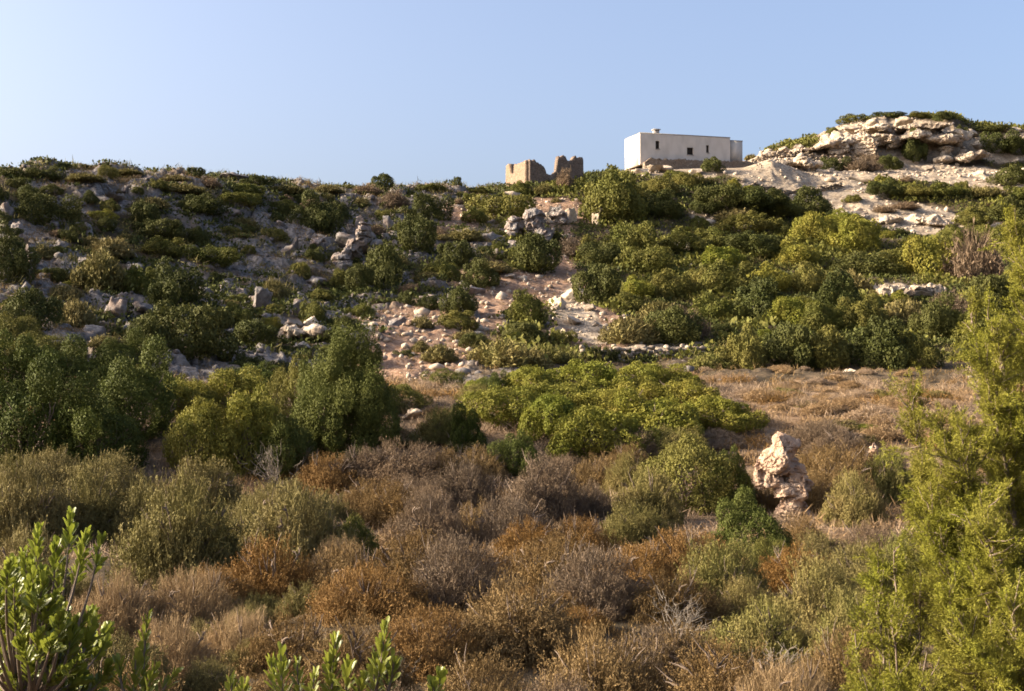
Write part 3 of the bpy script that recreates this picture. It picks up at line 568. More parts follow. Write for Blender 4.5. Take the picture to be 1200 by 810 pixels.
# ------------------------------------------------------------------ rocks
def ico(sub):
    bm_ = __import__('bmesh').new(); __import__('bmesh').ops.create_icosphere(bm_, subdivisions=sub, radius=1)
    V = np.array([v.co[:] for v in bm_.verts]); Fc = np.array([[v.index for v in f.verts] for f in bm_.faces]); bm_.free(); return V, Fc
I1, I2, I3, I4, I5 = ico(1), ico(2), ico(3), ico(4), ico(5)
def rock_mesh(name, mat, seed, base=I3, cuts=12, rough=.28):
    g = np.random.default_rng(seed); V, Fc = base; V = V.copy()
    for _ in range(cuts):                     # flat broken faces
        n = unit(g.normal(0, 1, (1, 3)))[0]; d = g.uniform(.28, .72); k = V @ n - d; V = V - np.where(k > 0, k * .97, 0)[:, None] * n
    q = fbm(V[:, 0] * 3.2, V[:, 1] * 3.2, V[:, 2] * 3.2, s=seed, o=4); V = V * (1 + rough * q)[:, None]
    return mesh_np(name, V, Fc, None, [mat])
RG = [rock_mesh('rock', M['limestone'], 400 + i, I4) for i in range(7)]
RP = [rock_mesh('rock', M['pale_stone'], 420 + i, I4) for i in range(6)]
def boulder(px, pyb, w, h, pale=False, label=None, desc=None, flat=1.0):
    x, y, z = hit(px, pyb); s = y / F
    o = obj('boulder', random.choice(RP if pale else RG)); r = w * s / 2
    o.location = (x, y + r * .4, H(x, y + r * .4) + h * s * .2); o.scale = (r * 1.45, r * random.uniform(1., 1.4), h * s * .8)
    o.rotation_euler = (random.uniform(-.25, .25), random.uniform(-.25, .25), random.uniform(-3, 3)); o['category'] = 'boulder'; o['group'] = 'boulders on the hillside'
    if label: o['label'] = label
    else: auto_label(o, desc or ('pale limestone boulder' if pale else 'grey limestone boulder'), px, pyb - h / 2)
for a in [(541, 12, 10)]: pass
BL = [  # px, foot, width, height, pale
 (422, 285, 16, 28, 0), (412, 305, 34, 22, 0), (398, 322, 26, 18, 0), (452, 292, 14, 12, 0), (455, 272, 18, 26, 0), (470, 255, 16, 16, 0), (404, 243, 14, 10, 1), (598, 282, 20, 24, 1), (622, 276, 30, 28, 0), (650, 262, 28, 30, 1), (668, 258, 20, 22, 1), (700, 262, 18, 26, 1),
 (604, 296, 14, 14, 0), (585, 300, 16, 12, 0), (548, 345, 34, 14, 0), (512, 340, 20, 14, 0), (505, 355, 22, 16, 0), (462, 388, 22, 14, 0), (490, 382, 14, 12, 0), (440, 345, 14, 9, 0), (520, 362, 18, 10, 0), (535, 305, 20, 12, 1), (575, 290, 26, 16, 0), (548, 282, 14, 12, 1), (556, 372, 18, 10, 0),
 (340, 392, 30, 14, 1), (360, 393, 28, 16, 1), (378, 394, 18, 13, 1), (350, 375, 24, 20, 0), (305, 372, 24, 26, 0), (325, 350, 18, 14, 0), (332, 305, 18, 22, 0), (345, 298, 12, 12, 0), (395, 285, 12, 16, 1), (370, 300, 20, 10, 0), (250, 255, 10, 8, 1), (270, 262, 18, 10, 0), (190, 278, 24, 14, 0), (150, 300, 22, 16, 0),
 (60, 300, 12, 14, 0), (30, 310, 10, 24, 0), (62, 262, 20, 22, 0), (20, 270, 18, 28, 0), (100, 275, 26, 20, 0), (115, 285, 18, 14, 1), (70, 290, 22, 12, 0), (30, 340, 14, 22, 0), (28, 365, 26, 18, 0), (15, 380, 20, 22, 0), (135, 370, 24, 34, 0), (110, 400, 30, 26, 0), (130, 410, 26, 20, 0), (150, 390, 20, 20, 0), (165, 370, 20, 14, 0),
 (240, 350, 20, 14, 0), (262, 410, 24, 12, 0), (245, 398, 26, 12, 0), (160, 315, 18, 10, 0), (185, 330, 20, 12, 0), (95, 310, 16, 10, 0), (50, 325, 14, 10, 0), (215, 310, 12, 8, 0), (175, 212, 12, 10, 0), (60, 200, 10, 7, 0), (130, 195, 12, 7, 0), (235, 202, 22, 8, 0), (272, 205, 30, 8, 0), (80, 240, 18, 8, 0), (120, 240, 18, 8, 0), (145, 230, 14, 8, 0),
 (95, 352, 12, 9, 0), (205, 345, 18, 8, 0), (355, 410, 16, 12, 0), (385, 355, 20, 14, 0), (372, 335, 22, 12, 0), (285, 350, 16, 12, 0), (5, 250, 14, 20, 0), (290, 245, 18, 7, 0), (330, 275, 12, 8, 0), (310, 262, 12, 8, 0), (355, 260, 16, 9, 0),
 # knoll and house
 (943, 198, 20, 20, 1), (1013, 184, 36, 26, 1), (985, 168, 26, 18, 1), (1000, 160, 24, 16, 1), (1063, 158, 30, 16, 1), (1088, 166, 34, 18, 1), (1118, 164, 22, 16, 1), (1040, 162, 26, 16, 1), (1025, 152, 24, 12, 1), (1045, 176, 22, 12, 1), (960, 178, 22, 10, 1), (1128, 186, 20, 18, 1), (1108, 187, 20, 12, 1), (1150, 176, 20, 12, 1), (1190, 158, 26, 10, 1), (1140, 160, 24, 10, 1),
 (900, 186, 16, 8, 1), (918, 182, 18, 9, 1), (936, 178, 16, 9, 1), (968, 162, 20, 12, 1), (1190, 190, 16, 8, 1), (800, 196, 18, 14, 1), (782, 202, 22, 12, 1), (765, 203, 20, 12, 1), (750, 206, 22, 14, 1), (815, 204, 16, 10, 1), (1060, 196, 24, 8, 1), (1090, 200, 22, 8, 1), (1150, 205, 18, 8, 1),
 (985, 262, 26, 14, 1), (1010, 258, 24, 12, 1), (1040, 262, 22, 10, 1), (1072, 264, 26, 12, 1), (1100, 266, 20, 12, 1), (1130, 262, 22, 10, 1), (813, 280, 12, 10, 1), (785, 280, 10, 7, 1), (965, 343, 10, 8, 1), (1012, 294, 10, 10, 1),
 (1038, 350, 30, 16, 1), (1068, 352, 34, 14, 1), (1092, 350, 22, 14, 1), (1106, 345, 16, 10, 1), (1044, 372, 26, 14, 1), (670, 352, 20, 14, 1), (655, 368, 22, 16, 1), (672, 380, 24, 14, 1), (662, 395, 20, 10, 1), (690, 372, 14, 8, 1), (700, 385, 20, 8, 1), (648, 355, 14, 10, 1), (650, 390, 22, 10, 1),
 (483, 492, 26, 12, 1), (447, 398, 12, 10, 0), (600, 330, 12, 8, 1), (640, 320, 12, 7, 1), (705, 545, 8, 10, 1), (997, 434, 22, 8, 1), (1185, 345, 14, 7, 1)]
for b in BL:
    kn_ = b[0] > 890 and b[1] < 192
    boulder(b[0], b[1], b[2] * (.8 if kn_ else 1), b[3] * (.85 if kn_ else 1), pale=bool(b[4]))

# dry stone wall: every stone is pattern of one wall
def stone_wall(pxa, pxb, pyb, hp, name, label, seed):
    g = np.random.default_rng(seed); A = Acc(); xa, ya, za = hit(pxa, pyb); xb, yb, zb_ = hit(pxb, pyb - 2)
    L = math.hypot(xb - xa, yb - ya); hm = hp * ya / F
    for row in range(4):
        q = 0
        while q < L:
            w = g.uniform(.3, .75); t = (q + w / 2) / L; x, y = xa + (xb - xa) * t, ya + (yb - ya) * t; hh = hm / 4
            if row == 3 and g.random() > .55: q += w; continue
            V, Fc = I2; V = V.copy()
            for _ in range(6):
                nn = unit(g.normal(0, 1, (1, 3)))[0]; kk = V @ nn - g.uniform(.35, .7); V = V - np.where(kk > 0, kk, 0)[:, None] * nn
            V = V * 1.15; V = V * [w * .62, g.uniform(.25, .4), hh * .75]
            A.add(V + [x, y + g.normal(0, .06), H(x, y) + hh * (row + .4) + .15 * math.sin(t * 9 + seed)], Fc)
            q += w
    o = obj(name, A.mesh(name, [M['wall_stone']])); o['label'] = label; o['category'] = 'stone wall'
stone_wall(680, 824, 420, 17, 'dry_stone_wall', 'low pale dry stone wall at the slope foot above the thicket', 3)
stone_wall(880, 992, 194, 8, 'dry_stone_wall', 'long low stone wall right of the white farmhouse', 5)
stone_wall(878, 985, 223, 7, 'dry_stone_wall', 'low stone terrace edge below the sandy terrace', 6)

def lumps_rock(name, lumps, D, mat, seed, voxel=.02, sc=1.0, amp=1.0):
    """one weathered rock grown from several lumps (px, py, w, h, tilt, depth offset)"""
    A = Acc(); s = D / F; c0 = None
    for i, (px, py, w, h, tilt, dy) in enumerate(lumps):
        V, Fc = I4; V = np.sign(V) * np.abs(V) ** .62; g = np.random.default_rng(seed + i)
        for _ in range(8):
            n = unit(g.normal(0, 1, (1, 3)))[0]; k = V @ n - g.uniform(.42, .8); V = V - np.where(k > 0, k * .97, 0)[:, None] * n
        V = V * [w * s / 2, (w * .8 + 8) * s / 2, h * s / 2]; c, q = math.cos(R(tilt)), math.sin(R(tilt)); V = V @ np.array([[c, 0, -q], [0, 1, 0], [q, 0, c]])
        A.add(V + np.array(at(px, py, D + dy * s)), Fc)
    me = A.mesh(name, [mat]); o = bpy.data.objects.new(name, me); COL.objects.link(o)
    md = o.modifiers.new('remesh', 'REMESH'); md.mode = 'VOXEL'; md.voxel_size = voxel
    dg = bpy.context.evaluated_depsgraph_get(); dg.update(); m2 = bpy.data.meshes.new_from_object(o.evaluated_get(dg)); o.modifiers.clear()
    co = np.empty(len(m2.vertices) * 3, np.float32); nr = np.empty_like(co); m2.vertices.foreach_get('co', co); m2.vertices.foreach_get('normal', nr); co = co.reshape(-1, 3); nr = nr.reshape(-1, 3)
    q = co / sc; n1 = fbm(q[:, 0] * 3.5, q[:, 1] * 3.5, q[:, 2] * 3.5, s=seed, o=4); pit = smooth(.25, .5, fbm(q[:, 0] * 7, q[:, 1] * 7, q[:, 2] * 7, s=seed + 7, o=2))
    bed = np.abs(fbm(q[:, 0] * .8, q[:, 1] * .8, q[:, 2] * 6, s=seed + 2, o=2)) < .07
    n3 = fbm(q[:, 0] * 14, q[:, 1] * 14, q[:, 2] * 14, s=seed + 3, o=3); co = co + nr * ((n1 * .12 - pit * .09 + n3 * .04 - bed * .06) * sc * amp)[:, None]; org = np.array([co[:, 0].mean(), co[:, 1].mean(), co[:, 2].min()])
    m2.vertices.foreach_set('co', (co - org).astype(np.float32).ravel()); m2.update(); o.data = m2; m2.materials.clear(); m2.materials.append(mat); o.location = org; return o
rockD = hit(915, 612)[1] + .4
o = lumps_rock('weathered_rock', [(905, 536, 62, 36, -34, 0), (920, 528, 42, 38, 15, 0), (891, 551, 18, 44, -6, 2), (906, 562, 30, 34, 8, 4), (932, 566, 36, 42, -8, 0), (919, 574, 40, 28, 0, 3), (938, 554, 22, 22, 10, 3), (914, 549, 34, 26, -30, 3), (926, 545, 22, 26, 0, 4), (944, 574, 18, 26, 0, 4), (920, 602, 36, 54, 6, 5), (938, 606, 34, 44, -10, 8), (915, 632, 50, 34, 0, 10)], rockD, M['pink_stone'], 11, amp=.75)
o['label'] = 'tall pinkish pitted limestone pillar standing among valley shrubs'; o['category'] = 'rock'
o = lumps_rock('weathered_rock', [(1022, 532, 14, 30, 12, 0), (1018, 540, 20, 18, 0, 3)], hit(1021, 545)[1], M['pink_stone'], 31, .02)
o['label'] = 'small pointed pale rock left of the feathery conifer'; o['category'] = 'rock'
o = lumps_rock('weathered_rock', [(648, 402, 30, 10, 0, 0)], 60, M['pale_stone'], 35) if False else None

for k_, (lp, D_, lab_) in enumerate([
    ([(1012, 168, 44, 34, 20, 0), (1000, 160, 34, 24, -20, 8), (1030, 160, 40, 26, 0, 6), (985, 172, 30, 18, -10, 0), (1022, 150, 44, 14, 0, 14)], 207, 'cream limestone crag with a bright triangular face on the knoll'),
    ([(1068, 156, 44, 22, 0, 0), (1095, 160, 50, 26, 8, 4), (1122, 160, 34, 26, 0, 8), (1080, 148, 70, 12, 0, 12), (1052, 166, 24, 16, 0, 0), (1110, 174, 30, 14, 0, 0)], 208, 'broad cream rock ledge capping the knoll under the top bushes'),
    ([(1128, 184, 26, 20, 0, 0), (1104, 186, 26, 14, 0, 2), (1150, 180, 26, 14, 0, 4)], 203, 'squat pale rock step low on the right of the knoll'),
    ([(968, 166, 40, 18, -15, 0), (950, 174, 30, 12, -10, 2), (930, 179, 30, 10, -8, 2)], 206, 'low pale ledge sloping down the left shoulder of the knoll'),
    ([(943, 190, 24, 22, 5, 0), (955, 193, 20, 14, 0, 3)], 200, 'single cream block at the left foot of the knoll'),
    ([(425, 274, 18, 34, 8, 0), (412, 292, 36, 26, -10, 2), (400, 308, 28, 20, 0, 4), (440, 288, 18, 16, 0, 6)], 127, 'upright grey limestone crag in the middle of the left hillside'),
    ([(604, 270, 20, 30, 0, 0), (625, 262, 28, 34, 10, 2), (652, 252, 30, 30, -8, 4), (640, 274, 30, 18, 0, 0)], 148, 'broken grey crag below the ruined stone walls'),
    ([(345, 386, 34, 18, 0, 0), (368, 386, 34, 18, 0, 1), (335, 392, 20, 12, 0, 0)], 93, 'whitish ledge of rock left of the reddish bare slope'),
    ([(1045, 342, 36, 18, 0, 0), (1075, 344, 40, 16, 0, 3), (1098, 342, 26, 14, 0, 5)], 124, 'pale shelf of rock with a shaded face amid the right slope bushes'),
    ([(1000, 256, 50, 14, 0, 0), (1040, 258, 44, 12, 0, 3), (1090, 260, 54, 12, 0, 3)], 158, 'long low terrace edge of pale rock on the right slope'),
]):
    mt_ = M['limestone'] if k_ in (5, 6) else M['pale_stone']; D_ = min(hit(q[0], q[1] + q[3] * .45)[1] for q in lp) - .2
    fl = .72 if k_ < 5 else (.6 if k_ == 7 else 1); lp = [(a_, b_ + c_ * 0 + d_ * (1 - fl) * .4, c_, d_ * fl, e_, f_) for a_, b_, c_, d_, e_, f_ in lp]
    o = lumps_rock('rock_outcrop', lp, D_, mt_, 60 + 12 * k_, .11 if D_ > 140 else .08, 4.0); o['label'] = lab_; o['category'] = 'rock outcrop'; o['group'] = 'rock outcrops on the hillside'
# ------------------------------------------------------------------ hill bushes placed from the photograph
B = plant
# ridge and left hill
B('far_dark', 448, 226, 34, 22, 'lone dark bush standing on the skyline of the ridge')
B('far_dark', 535, 226, 15, 15, 'tiny round dark bush alone on the skyline left of the ruin')
B('far_mastic', 716, 262, 88, 70, 'big dark green bush on the crest between ruin and farmhouse')
B('far_grey', 662, 225, 26, 34, 'grey-brown bush growing against the ruined walls')
B('far_dark', 700, 232, 40, 26)
L_ = '''far_dark 15 212 60 18;far_dark 56 215 44 16;far_fuzz 95 192 34 7;far_dark 45 262 74 38;far_dark 170 272 44 34;far_dark 185 285 60 24;far_dark 238 265 54 20;far_mastic 290 232 56 18;far_fuzz 335 228 56 14;far_dark 302 220 36 14;far_dark 372 280 54 42
far_fuzz 215 235 60 16;far_mastic 275 250 60 16;far_mastic 190 303 60 22;far_mastic 245 318 88 26;far_fuzz 120 345 60 48;far_dark 200 368 66 48;far_mastic 160 350 50 34;far_dark 215 425 110 70;far_dark 170 425 64 46;far_dark 40 392 72 56;far_fuzz 88 385 42 36;far_mastic 270 385 54 30;far_fuzz 320 352 38 32;far_mastic 365 388 40 30
far_dark 12 330 54 56;far_fuzz 75 348 40 20;far_dark 295 412 70 34;far_mastic 350 330 40 22;far_mastic 400 340 30 26;far_fuzz 130 302 54 26;far_dark 5 410 60 40;far_fuzz 100 228 50 12;far_fuzz 150 208 40 9;far_fuzz 205 212 44 10;far_dark 60 232 50 14;far_mastic 330 245 50 14;far_fuzz 385 232 40 12;far_mastic 320 290 40 18;far_dark 395 258 36 22
far_dark 498 262 52 38;far_dark 492 305 56 42;far_dark 450 338 58 52;far_dark 420 345 40 34;far_grey 462 248 36 22;far_mastic 590 262 86 34;far_dark 630 322 72 44;far_dark 560 338 52 30;far_mastic 518 330 52 24;far_mastic 555 265 44 18;far_fuzz 575 325 60 16;far_fuzz 545 290 40 16;far_grey 670 298 40 24;far_fuzz 468 318 30 18;far_dark 535 318 44 34
far_dark 538 372 48 32;far_mastic 536 388 60 22;far_fuzz 500 332 34 14;far_mastic 425 375 44 16;far_dark 405 398 40 20;far_mastic 617 382 58 38;far_dark 614 400 60 26;far_green_fuzz 590 432 96 38;far_green_fuzz 640 425 60 24;far_fuzz 493 412 26 14;far_dark 475 360 30 18;far_grey 430 232 40 14;far_mastic 505 232 60 10;far_mastic 560 230 40 8
far_mastic 805 222 50 22;far_mastic 772 232 60 24;far_mastic 745 240 40 22;far_dark 775 262 60 26;far_mastic 740 300 70 42;far_dark 712 312 60 30;far_dark 700 362 68 50;far_mastic 760 325 70 34;far_mastic 800 300 70 30;far_bright 745 350 50 26;far_mastic 790 352 70 34;far_fuzz 740 405 70 36;far_dark 790 408 76 44;far_mastic 735 370 50 24
far_mastic 905 258 70 26;far_dark 948 256 60 32;far_mastic 870 275 70 24;far_dark 885 306 84 30;far_mastic 835 290 60 26;far_bright 845 318 70 26;far_bright 955 290 66 40;far_bright 1005 300 80 42;far_bright 985 278 60 26;far_bright 1090 325 76 58;far_mastic 1055 320 60 34;far_bright 930 312 60 30;far_dark 1010 322 90 24
far_mastic 850 350 76 40;far_bright 900 345 70 34;far_mastic 950 345 70 38;far_dark 890 378 76 44;far_mastic 840 378 60 34;far_dark 985 372 60 44;far_bright 930 385 70 36;far_fuzz 995 345 50 30;far_mastic 870 432 66 56;far_dark 925 430 80 52;far_mastic 970 430 76 46;far_dark 1030 432 84 54;far_mastic 1075 432 56 42;far_green_fuzz 830 432 60 22
far_mastic 960 392 60 34;far_mastic 1010 392 70 40;far_fuzz 1060 385 60 34;far_dark 1100 402 60 44;far_mastic 1150 410 80 50;far_grey 1142 332 74 66;far_grey 1110 375 50 36;far_dark 1165 372 80 50;far_mastic 1180 300 60 40;far_mastic 1150 290 60 30;far_dark 1195 345 50 44
far_dark 1035 236 50 20;far_mastic 1070 237 60 18;far_mastic 1110 238 60 18;far_fuzz 1150 238 60 18;far_dark 1185 222 60 26;far_mastic 1190 240 50 22;far_dark 1185 262 60 26;far_dark 973 200 42 20;far_grey 1010 202 50 22;far_dark 1042 200 44 20;far_dark 1072 192 34 34;far_dark 1165 188 56 28;far_dark 1192 186 40 24;far_grey 1020 196 30 18
far_mastic 1005 146 50 12;far_dark 1040 143 46 9;far_mastic 1078 142 44 10;far_dark 1105 144 40 15;far_mastic 975 160 22 12;far_dark 1160 158 50 9;far_grey 1085 170 40 16;far_dark 1125 168 24 20;far_fuzz 880 188 16 8;far_fuzz 915 180 20 7;far_grey 930 196 30 9;far_grey 1020 218 18 6;far_dark 835 202 40 18;far_mastic 790 212 40 14;far_mastic 1120 290 50 24
far_grey 1060 250 34 9;far_grey 1035 252 30 10;far_mastic 1000 240 30 10;far_fuzz 860 262 50 16;far_mastic 690 300 36 28;far_mastic 820 340 50 26;far_grey 800 400 60 38;far_fuzz 770 382 54 26;far_mastic 1140 268 50 22'''
LBL = {(617, 382): 'upper of two rounded green domes beside the whitish rock slide', (538, 372): 'small dark round bush on top of the reddish slope', (1142, 332): 'leafless grey twiggy bush on the right slope', (215, 425): 'wide dark evergreen bush at the foot of the left hill',
       (700, 362): 'dark round bush right of the whitish rock slide', (870, 432): 'tall olive dome bush at the back left of the dry field'}
for row in L_.replace('\n', ';').split(';'):
    k, *v = row.split(); v = [float(q) for q in v]
    if v[1] > 240: v[2] *= 1.12; v[3] *= 1.15
    B(k, *v, label=LBL.get((v[0], v[1])))

# the small tree with a bare trunk below the farmhouse
def tree_below_house():
    x, y, z = hit(858, 256); s = y / F
    t = obj('small_tree', None, None, (x, y, z)); t['label'] = 'spreading dark tree with a visible pale trunk below the farmhouse'; t['category'] = 'tree'
    A = Acc(); g = np.random.default_rng(5)
    for dx, top, r in ((-.2, (-1.2, 0, 2.6), .16), (.1, (.2, .2, 3.0), .2), (.4, (2.2, .1, 2.5), .13)):
        q = np.linspace(0, 1, 8)[:, None]; P = np.array([dx, 0, -.3]) * (1 - q) + np.array(top) * q; P[:, 2] = -.3 + (top[2] + .3) * q[:, 0] ** .8; A.add(*tube(P + g.normal(0, .05, P.shape), r, r * .4, 7))
    obj('trunk', A.mesh('trunk', [M['wood']], True), t)
    for i, (px, py, w, h) in enumerate([(845, 232, 74, 40), (880, 236, 78, 34), (908, 232, 44, 24), (825, 240, 46, 30)]):
        o = obj('crown', PROTO['far_dark'][i % 5], t); p = at(px, py, y + .5 + .2 * i); o.location = p - Vector((x, y, z)) - Vector((0, 0, h * s * .35)); o.scale = (w * s / 2, w * s * .45, h * s * .8); o.rotation_euler = (0, 0, i * 1.7)
tree_below_house()

# smaller bushes filling the hillside between them
def scatter_hill(n):
    g = np.random.default_rng(77); made = 0; tries = 0
    while made < n and tries < 20000:
        tries += 1; px = g.uniform(-10, 1210); py = g.uniform(195, 440)
        top = np.interp(px, [0, 53, 200, 300, 400, 590, 700, 735, 872, 900, 1200], [200, 192, 200, 214, 225, 228, 215, 212, 212, 215, 215])
        if py < top + 4: continue
        x, y, z = hit(px, py); _, _, hill, pale, soil, fld, left = [float(q[0]) for q in zones(np.array([x]), np.array([y]), base_h(np.array([x]), np.array([y])))]
        if pale > .3 or (soil > .3 and g.random() < .9) or hill < .5: continue
        w = g.uniform(12, 34) * (1 + (py - 200) / 400); h = w * g.uniform(.35, .65)
        if any(abs(px - a) < (w + c) * .30 and abs(py - b) < (h + d) * .25 for a, b, c, d in placed): continue
        kind = g.choice(['far_dark', 'far_mastic', 'far_fuzz', 'far_grey', 'far_bright'], p=[.36, .24, .26, .1, .04] if px < 690 else [.22, .33, .15, .08, .22])
        B(str(kind), px, py, w, h); made += 1
scatter_hill(230)

# ------------------------------------------------------------------ valley and foreground shrubs
V_ = '''mid_dark 30 478 110 74|mid_dark 105 482 90 60|mid_dark 160 520 110 84|mid_dark 30 560 130 96|mid_dark 110 560 120 80|mid_dark 190 480 70 44|mid_mastic 50 440 90 40|mid_mastic 150 470 60 40|mid_mastic 20 420 70 44|mid_dark 145 440 60 40
mid_yellow 215 492 90 46|mid_yellow 275 490 100 50|mid_yellow 235 560 100 84|mid_yellow 290 560 90 96|mid_dark 330 560 90 60
mid_mastic 345 510 70 84|mid_mastic 430 490 80 60|mid_dark 300 460 70 30|mid_green 0 0 0 0
mid_bright 625 470 90 46|mid_bright 690 466 100 50|mid_bright 755 460 90 42|mid_bright 570 468 60 30|mid_bright 800 455 50 22
mid_yellow 610 508 110 50|mid_bright 700 545 120 68|mid_bright 650 520 100 56|mid_bright 770 520 120 60|mid_bright 840 505 90 44|mid_bright 720 500 120 44|mid_bright 800 480 100 34|mid_yellow 660 490 100 36
mid_dark 582 470 42 32|mid_dark 545 535 48 44|mid_dark 605 562 60 44|mid_mastic 470 480 70 26|mid_mastic 520 455 50 22|green_fuzz 520 525 60 34|green_fuzz 560 470 60 26
mid_dark 415 560 70 30|orange 385 580 80 40|brown 350 560 60 30
grey 470 580 120 50|grey 430 575 80 44|brown 520 575 80 40|grey 545 600 90 50|grey 640 625 110 80|brown 560 565 70 36|grey 600 650 110 66|grey 500 650 90 60|brown 460 620 100 46|brown 560 640 80 46|grey 480 605 90 36|orange 680 650 70 50|grey 690 620 60 44|brown 430 610 70 40|orange 620 665 80 40|brown 700 580 70 40|grey 660 575 60 34|brown 735 560 60 30
mid_mastic 805 606 118 86|mid_dark 856 606 60 70|green_fuzz 760 620 90 60|green_fuzz 735 590 60 44|grey 740 545 90 36|green_fuzz 790 545 90 34|olive 745 640 80 40
mid_dark 880 660 90 64|mid_mastic 905 670 60 40|orange 895 600 40 30|brown 985 590 90 56|brown 960 560 60 34|grey 985 540 70 30|green_fuzz 1000 620 80 56|brown 1010 570 60 40|brown 955 600 50 40|mid_bright 1015 510 36 12|grey 960 530 70 34|green_fuzz 1040 590 70 50
grey 1015 665 100 56|olive 960 665 70 36|brown 940 650 60 40
olive 30 650 110 90|olive 100 640 100 84|olive 215 700 150 112|olive 165 640 90 70|olive 240 610 120 66|olive 345 670 140 96|olive 325 625 110 56|mid_mastic 415 660 60 54|olive 10 600 80 50|olive 120 600 110 52|olive 30 730 120 90|olive 60 590 90 44|olive 290 650 90 60|olive 380 620 70 40|mid_dark 10 540 60 34
orange 320 720 120 76|straw 220 740 120 66|straw 140 745 110 70|brown 400 720 130 76|orange 430 750 120 66|grey 540 740 140 90|brown 480 700 110 60|orange 560 700 140 66|brown 640 720 120 70|straw 280 780 120 60|grey 700 750 130 80|brown 600 790 150 90|brown 340 800 130 76|straw 200 800 120 70|orange 500 800 130 80|brown 420 830 130 90|brown 560 860 150 90|orange 250 730 90 50|straw 400 690 80 44
orange 800 680 110 60|orange 745 690 90 56|green_fuzz 845 705 120 70|orange 935 690 100 46|green_fuzz 960 750 120 84|green_fuzz 900 790 130 80|brown 790 750 120 60|olive 1010 720 90 60|grey 760 800 130 70|brown 700 840 170 100|brown 850 850 160 80|straw 920 860 130 70|brown 660 680 90 46|green_fuzz 870 740 80 50|brown 800 800 130 60|brown 1000 850 130 90|brown 300 880 160 90|brown 150 880 170 100|orange 720 720 80 40|green_fuzz 1000 800 100 80|green_fuzz 1060 680 90 60|mid_mastic 60 850 160 90|grey 450 900 170 100|brown 900 920 180 110|grey 660 900 170 100'''
VL = {(345, 510): 0, (915, 1): 0}
SPEC = {(815, 610): 'large rounded green shrub left of the pink standing rock', (215, 700): 'largest fuzzy olive dome left of centre in the foreground', (845, 705): 'fuzzy fresh green dome in the right foreground', (545, 535): 'small dark round shrub left of the bright green thicket',
        (640, 625): 'domed grey-brown cushion shrub with a dark shaded right side', (582, 470): 'small grey-dark shrub at the upper left corner of the bright thicket'}
for row in V_.replace('\n', '|').split('|'):
    k, *v = row.split(); v = [float(q) for q in v]
    if v[2] == 0: continue
    if k.startswith('mid'): v[2] *= 1.22; v[3] *= 1.15
    elif v[1] > 520: v[2] *= 1.16; v[3] *= 1.46
    B(k, *v, label=SPEC.get((v[0], v[1])))

g = np.random.default_rng(31)
for _ in range(95):
    D = 7.5 + 24 * g.random() ** 1.3; px = g.uniform(-30, 1010); x = (px - CX) / F * D; z = float(base_h(np.array([x]), np.array([D]))[0]); py = float(to_pix(x, D, z)[1])
    ks, ps = (['grey', 'straw', 'brown', 'olive'], [.3, .2, .35, .15]) if px < 250 else ((['brown', 'orange', 'grey'], [.36, .34, .3]) if px < 740 else (['green_fuzz', 'brown', 'orange', 'olive'], [.38, .28, .14, .2]))
    if px < 420 and 16 < D: ks, ps = ['olive', 'green_fuzz'], [.85, .15]
    w = g.uniform(.7, 1.35); h = w * g.uniform(.5, .75)
    if abs(px - 915) < 60 and D > 22: continue
    B(str(g.choice(ks, p=ps)), px, py, w * F / D, h * F / D)
g = np.random.default_rng(90)
KINDINFO.update(field_grey=('field_cushion', 'shrub', 'grey-pink cushion plant'), field_brown=('field_cushion', 'shrub', 'tan cushion plant'), field_olive=('field_cushion', 'shrub', 'olive cushion plant'))
PROTO['field_grey'] = [fuzzy_mesh('bush_foliage', M['heath'], 700 + i, 5000, .85, .022, .3) for i in range(3)]; PROTO['field_brown'] = [fuzzy_mesh('bush_foliage', M['heath_tan'], 710 + i, 5000, .8, .022, .3) for i in range(3)]; PROTO['field_olive'] = PROTO['far_fuzz']; GRP['field_cushion'] = 'cushion plants in the dry field'
for _ in range(120):
    py = 438 + 92 * g.random() ** 1.2; px = g.uniform(790 + (py - 440) * .5, 1110); w = (14 + (py - 430) * .42) * g.uniform(.7, 1.5)
    if (px - 915) ** 2 + (py - 545) ** 2 < 55 ** 2: continue
    B(str(g.choice(['field_grey', 'field_brown', 'field_olive'], p=[.5, .38, .12])), px, py, w, w * g.uniform(.28, .42), far=True)
for _ in range(26):
    py = g.uniform(448, 560); px = g.uniform(455, 560); w = (14 + (py - 430) * .35) * g.uniform(.7, 1.4)
    B(str(g.choice(['field_grey', 'field_brown', 'field_olive'], p=[.45, .35, .2])), px, py, w, w * .35, far=True)
# the tall upright bush left of centre
def tall_bush():
    x, y, z = hit(392, 540); s = y / F; y += 1.2; z = H(x, y)
    t = obj('tall_bush', None, None, (x, y, z)); t['label'] = 'tallest upright dark green bush with a lit left side, left of centre'; t['category'] = 'bush'
    f = obj('foliage', leafy_mesh('foliage', M['deep'], 888, 120000, .024, 1.05, 75, .2, .5, (.10, .22)), t); f.scale = (84 * s, 66 * s, 132 * s / 1.12)
    b = obj('stems', STEMS[0], t); b.scale = (70 * s, 60 * s, 110 * s)
tall_bush()

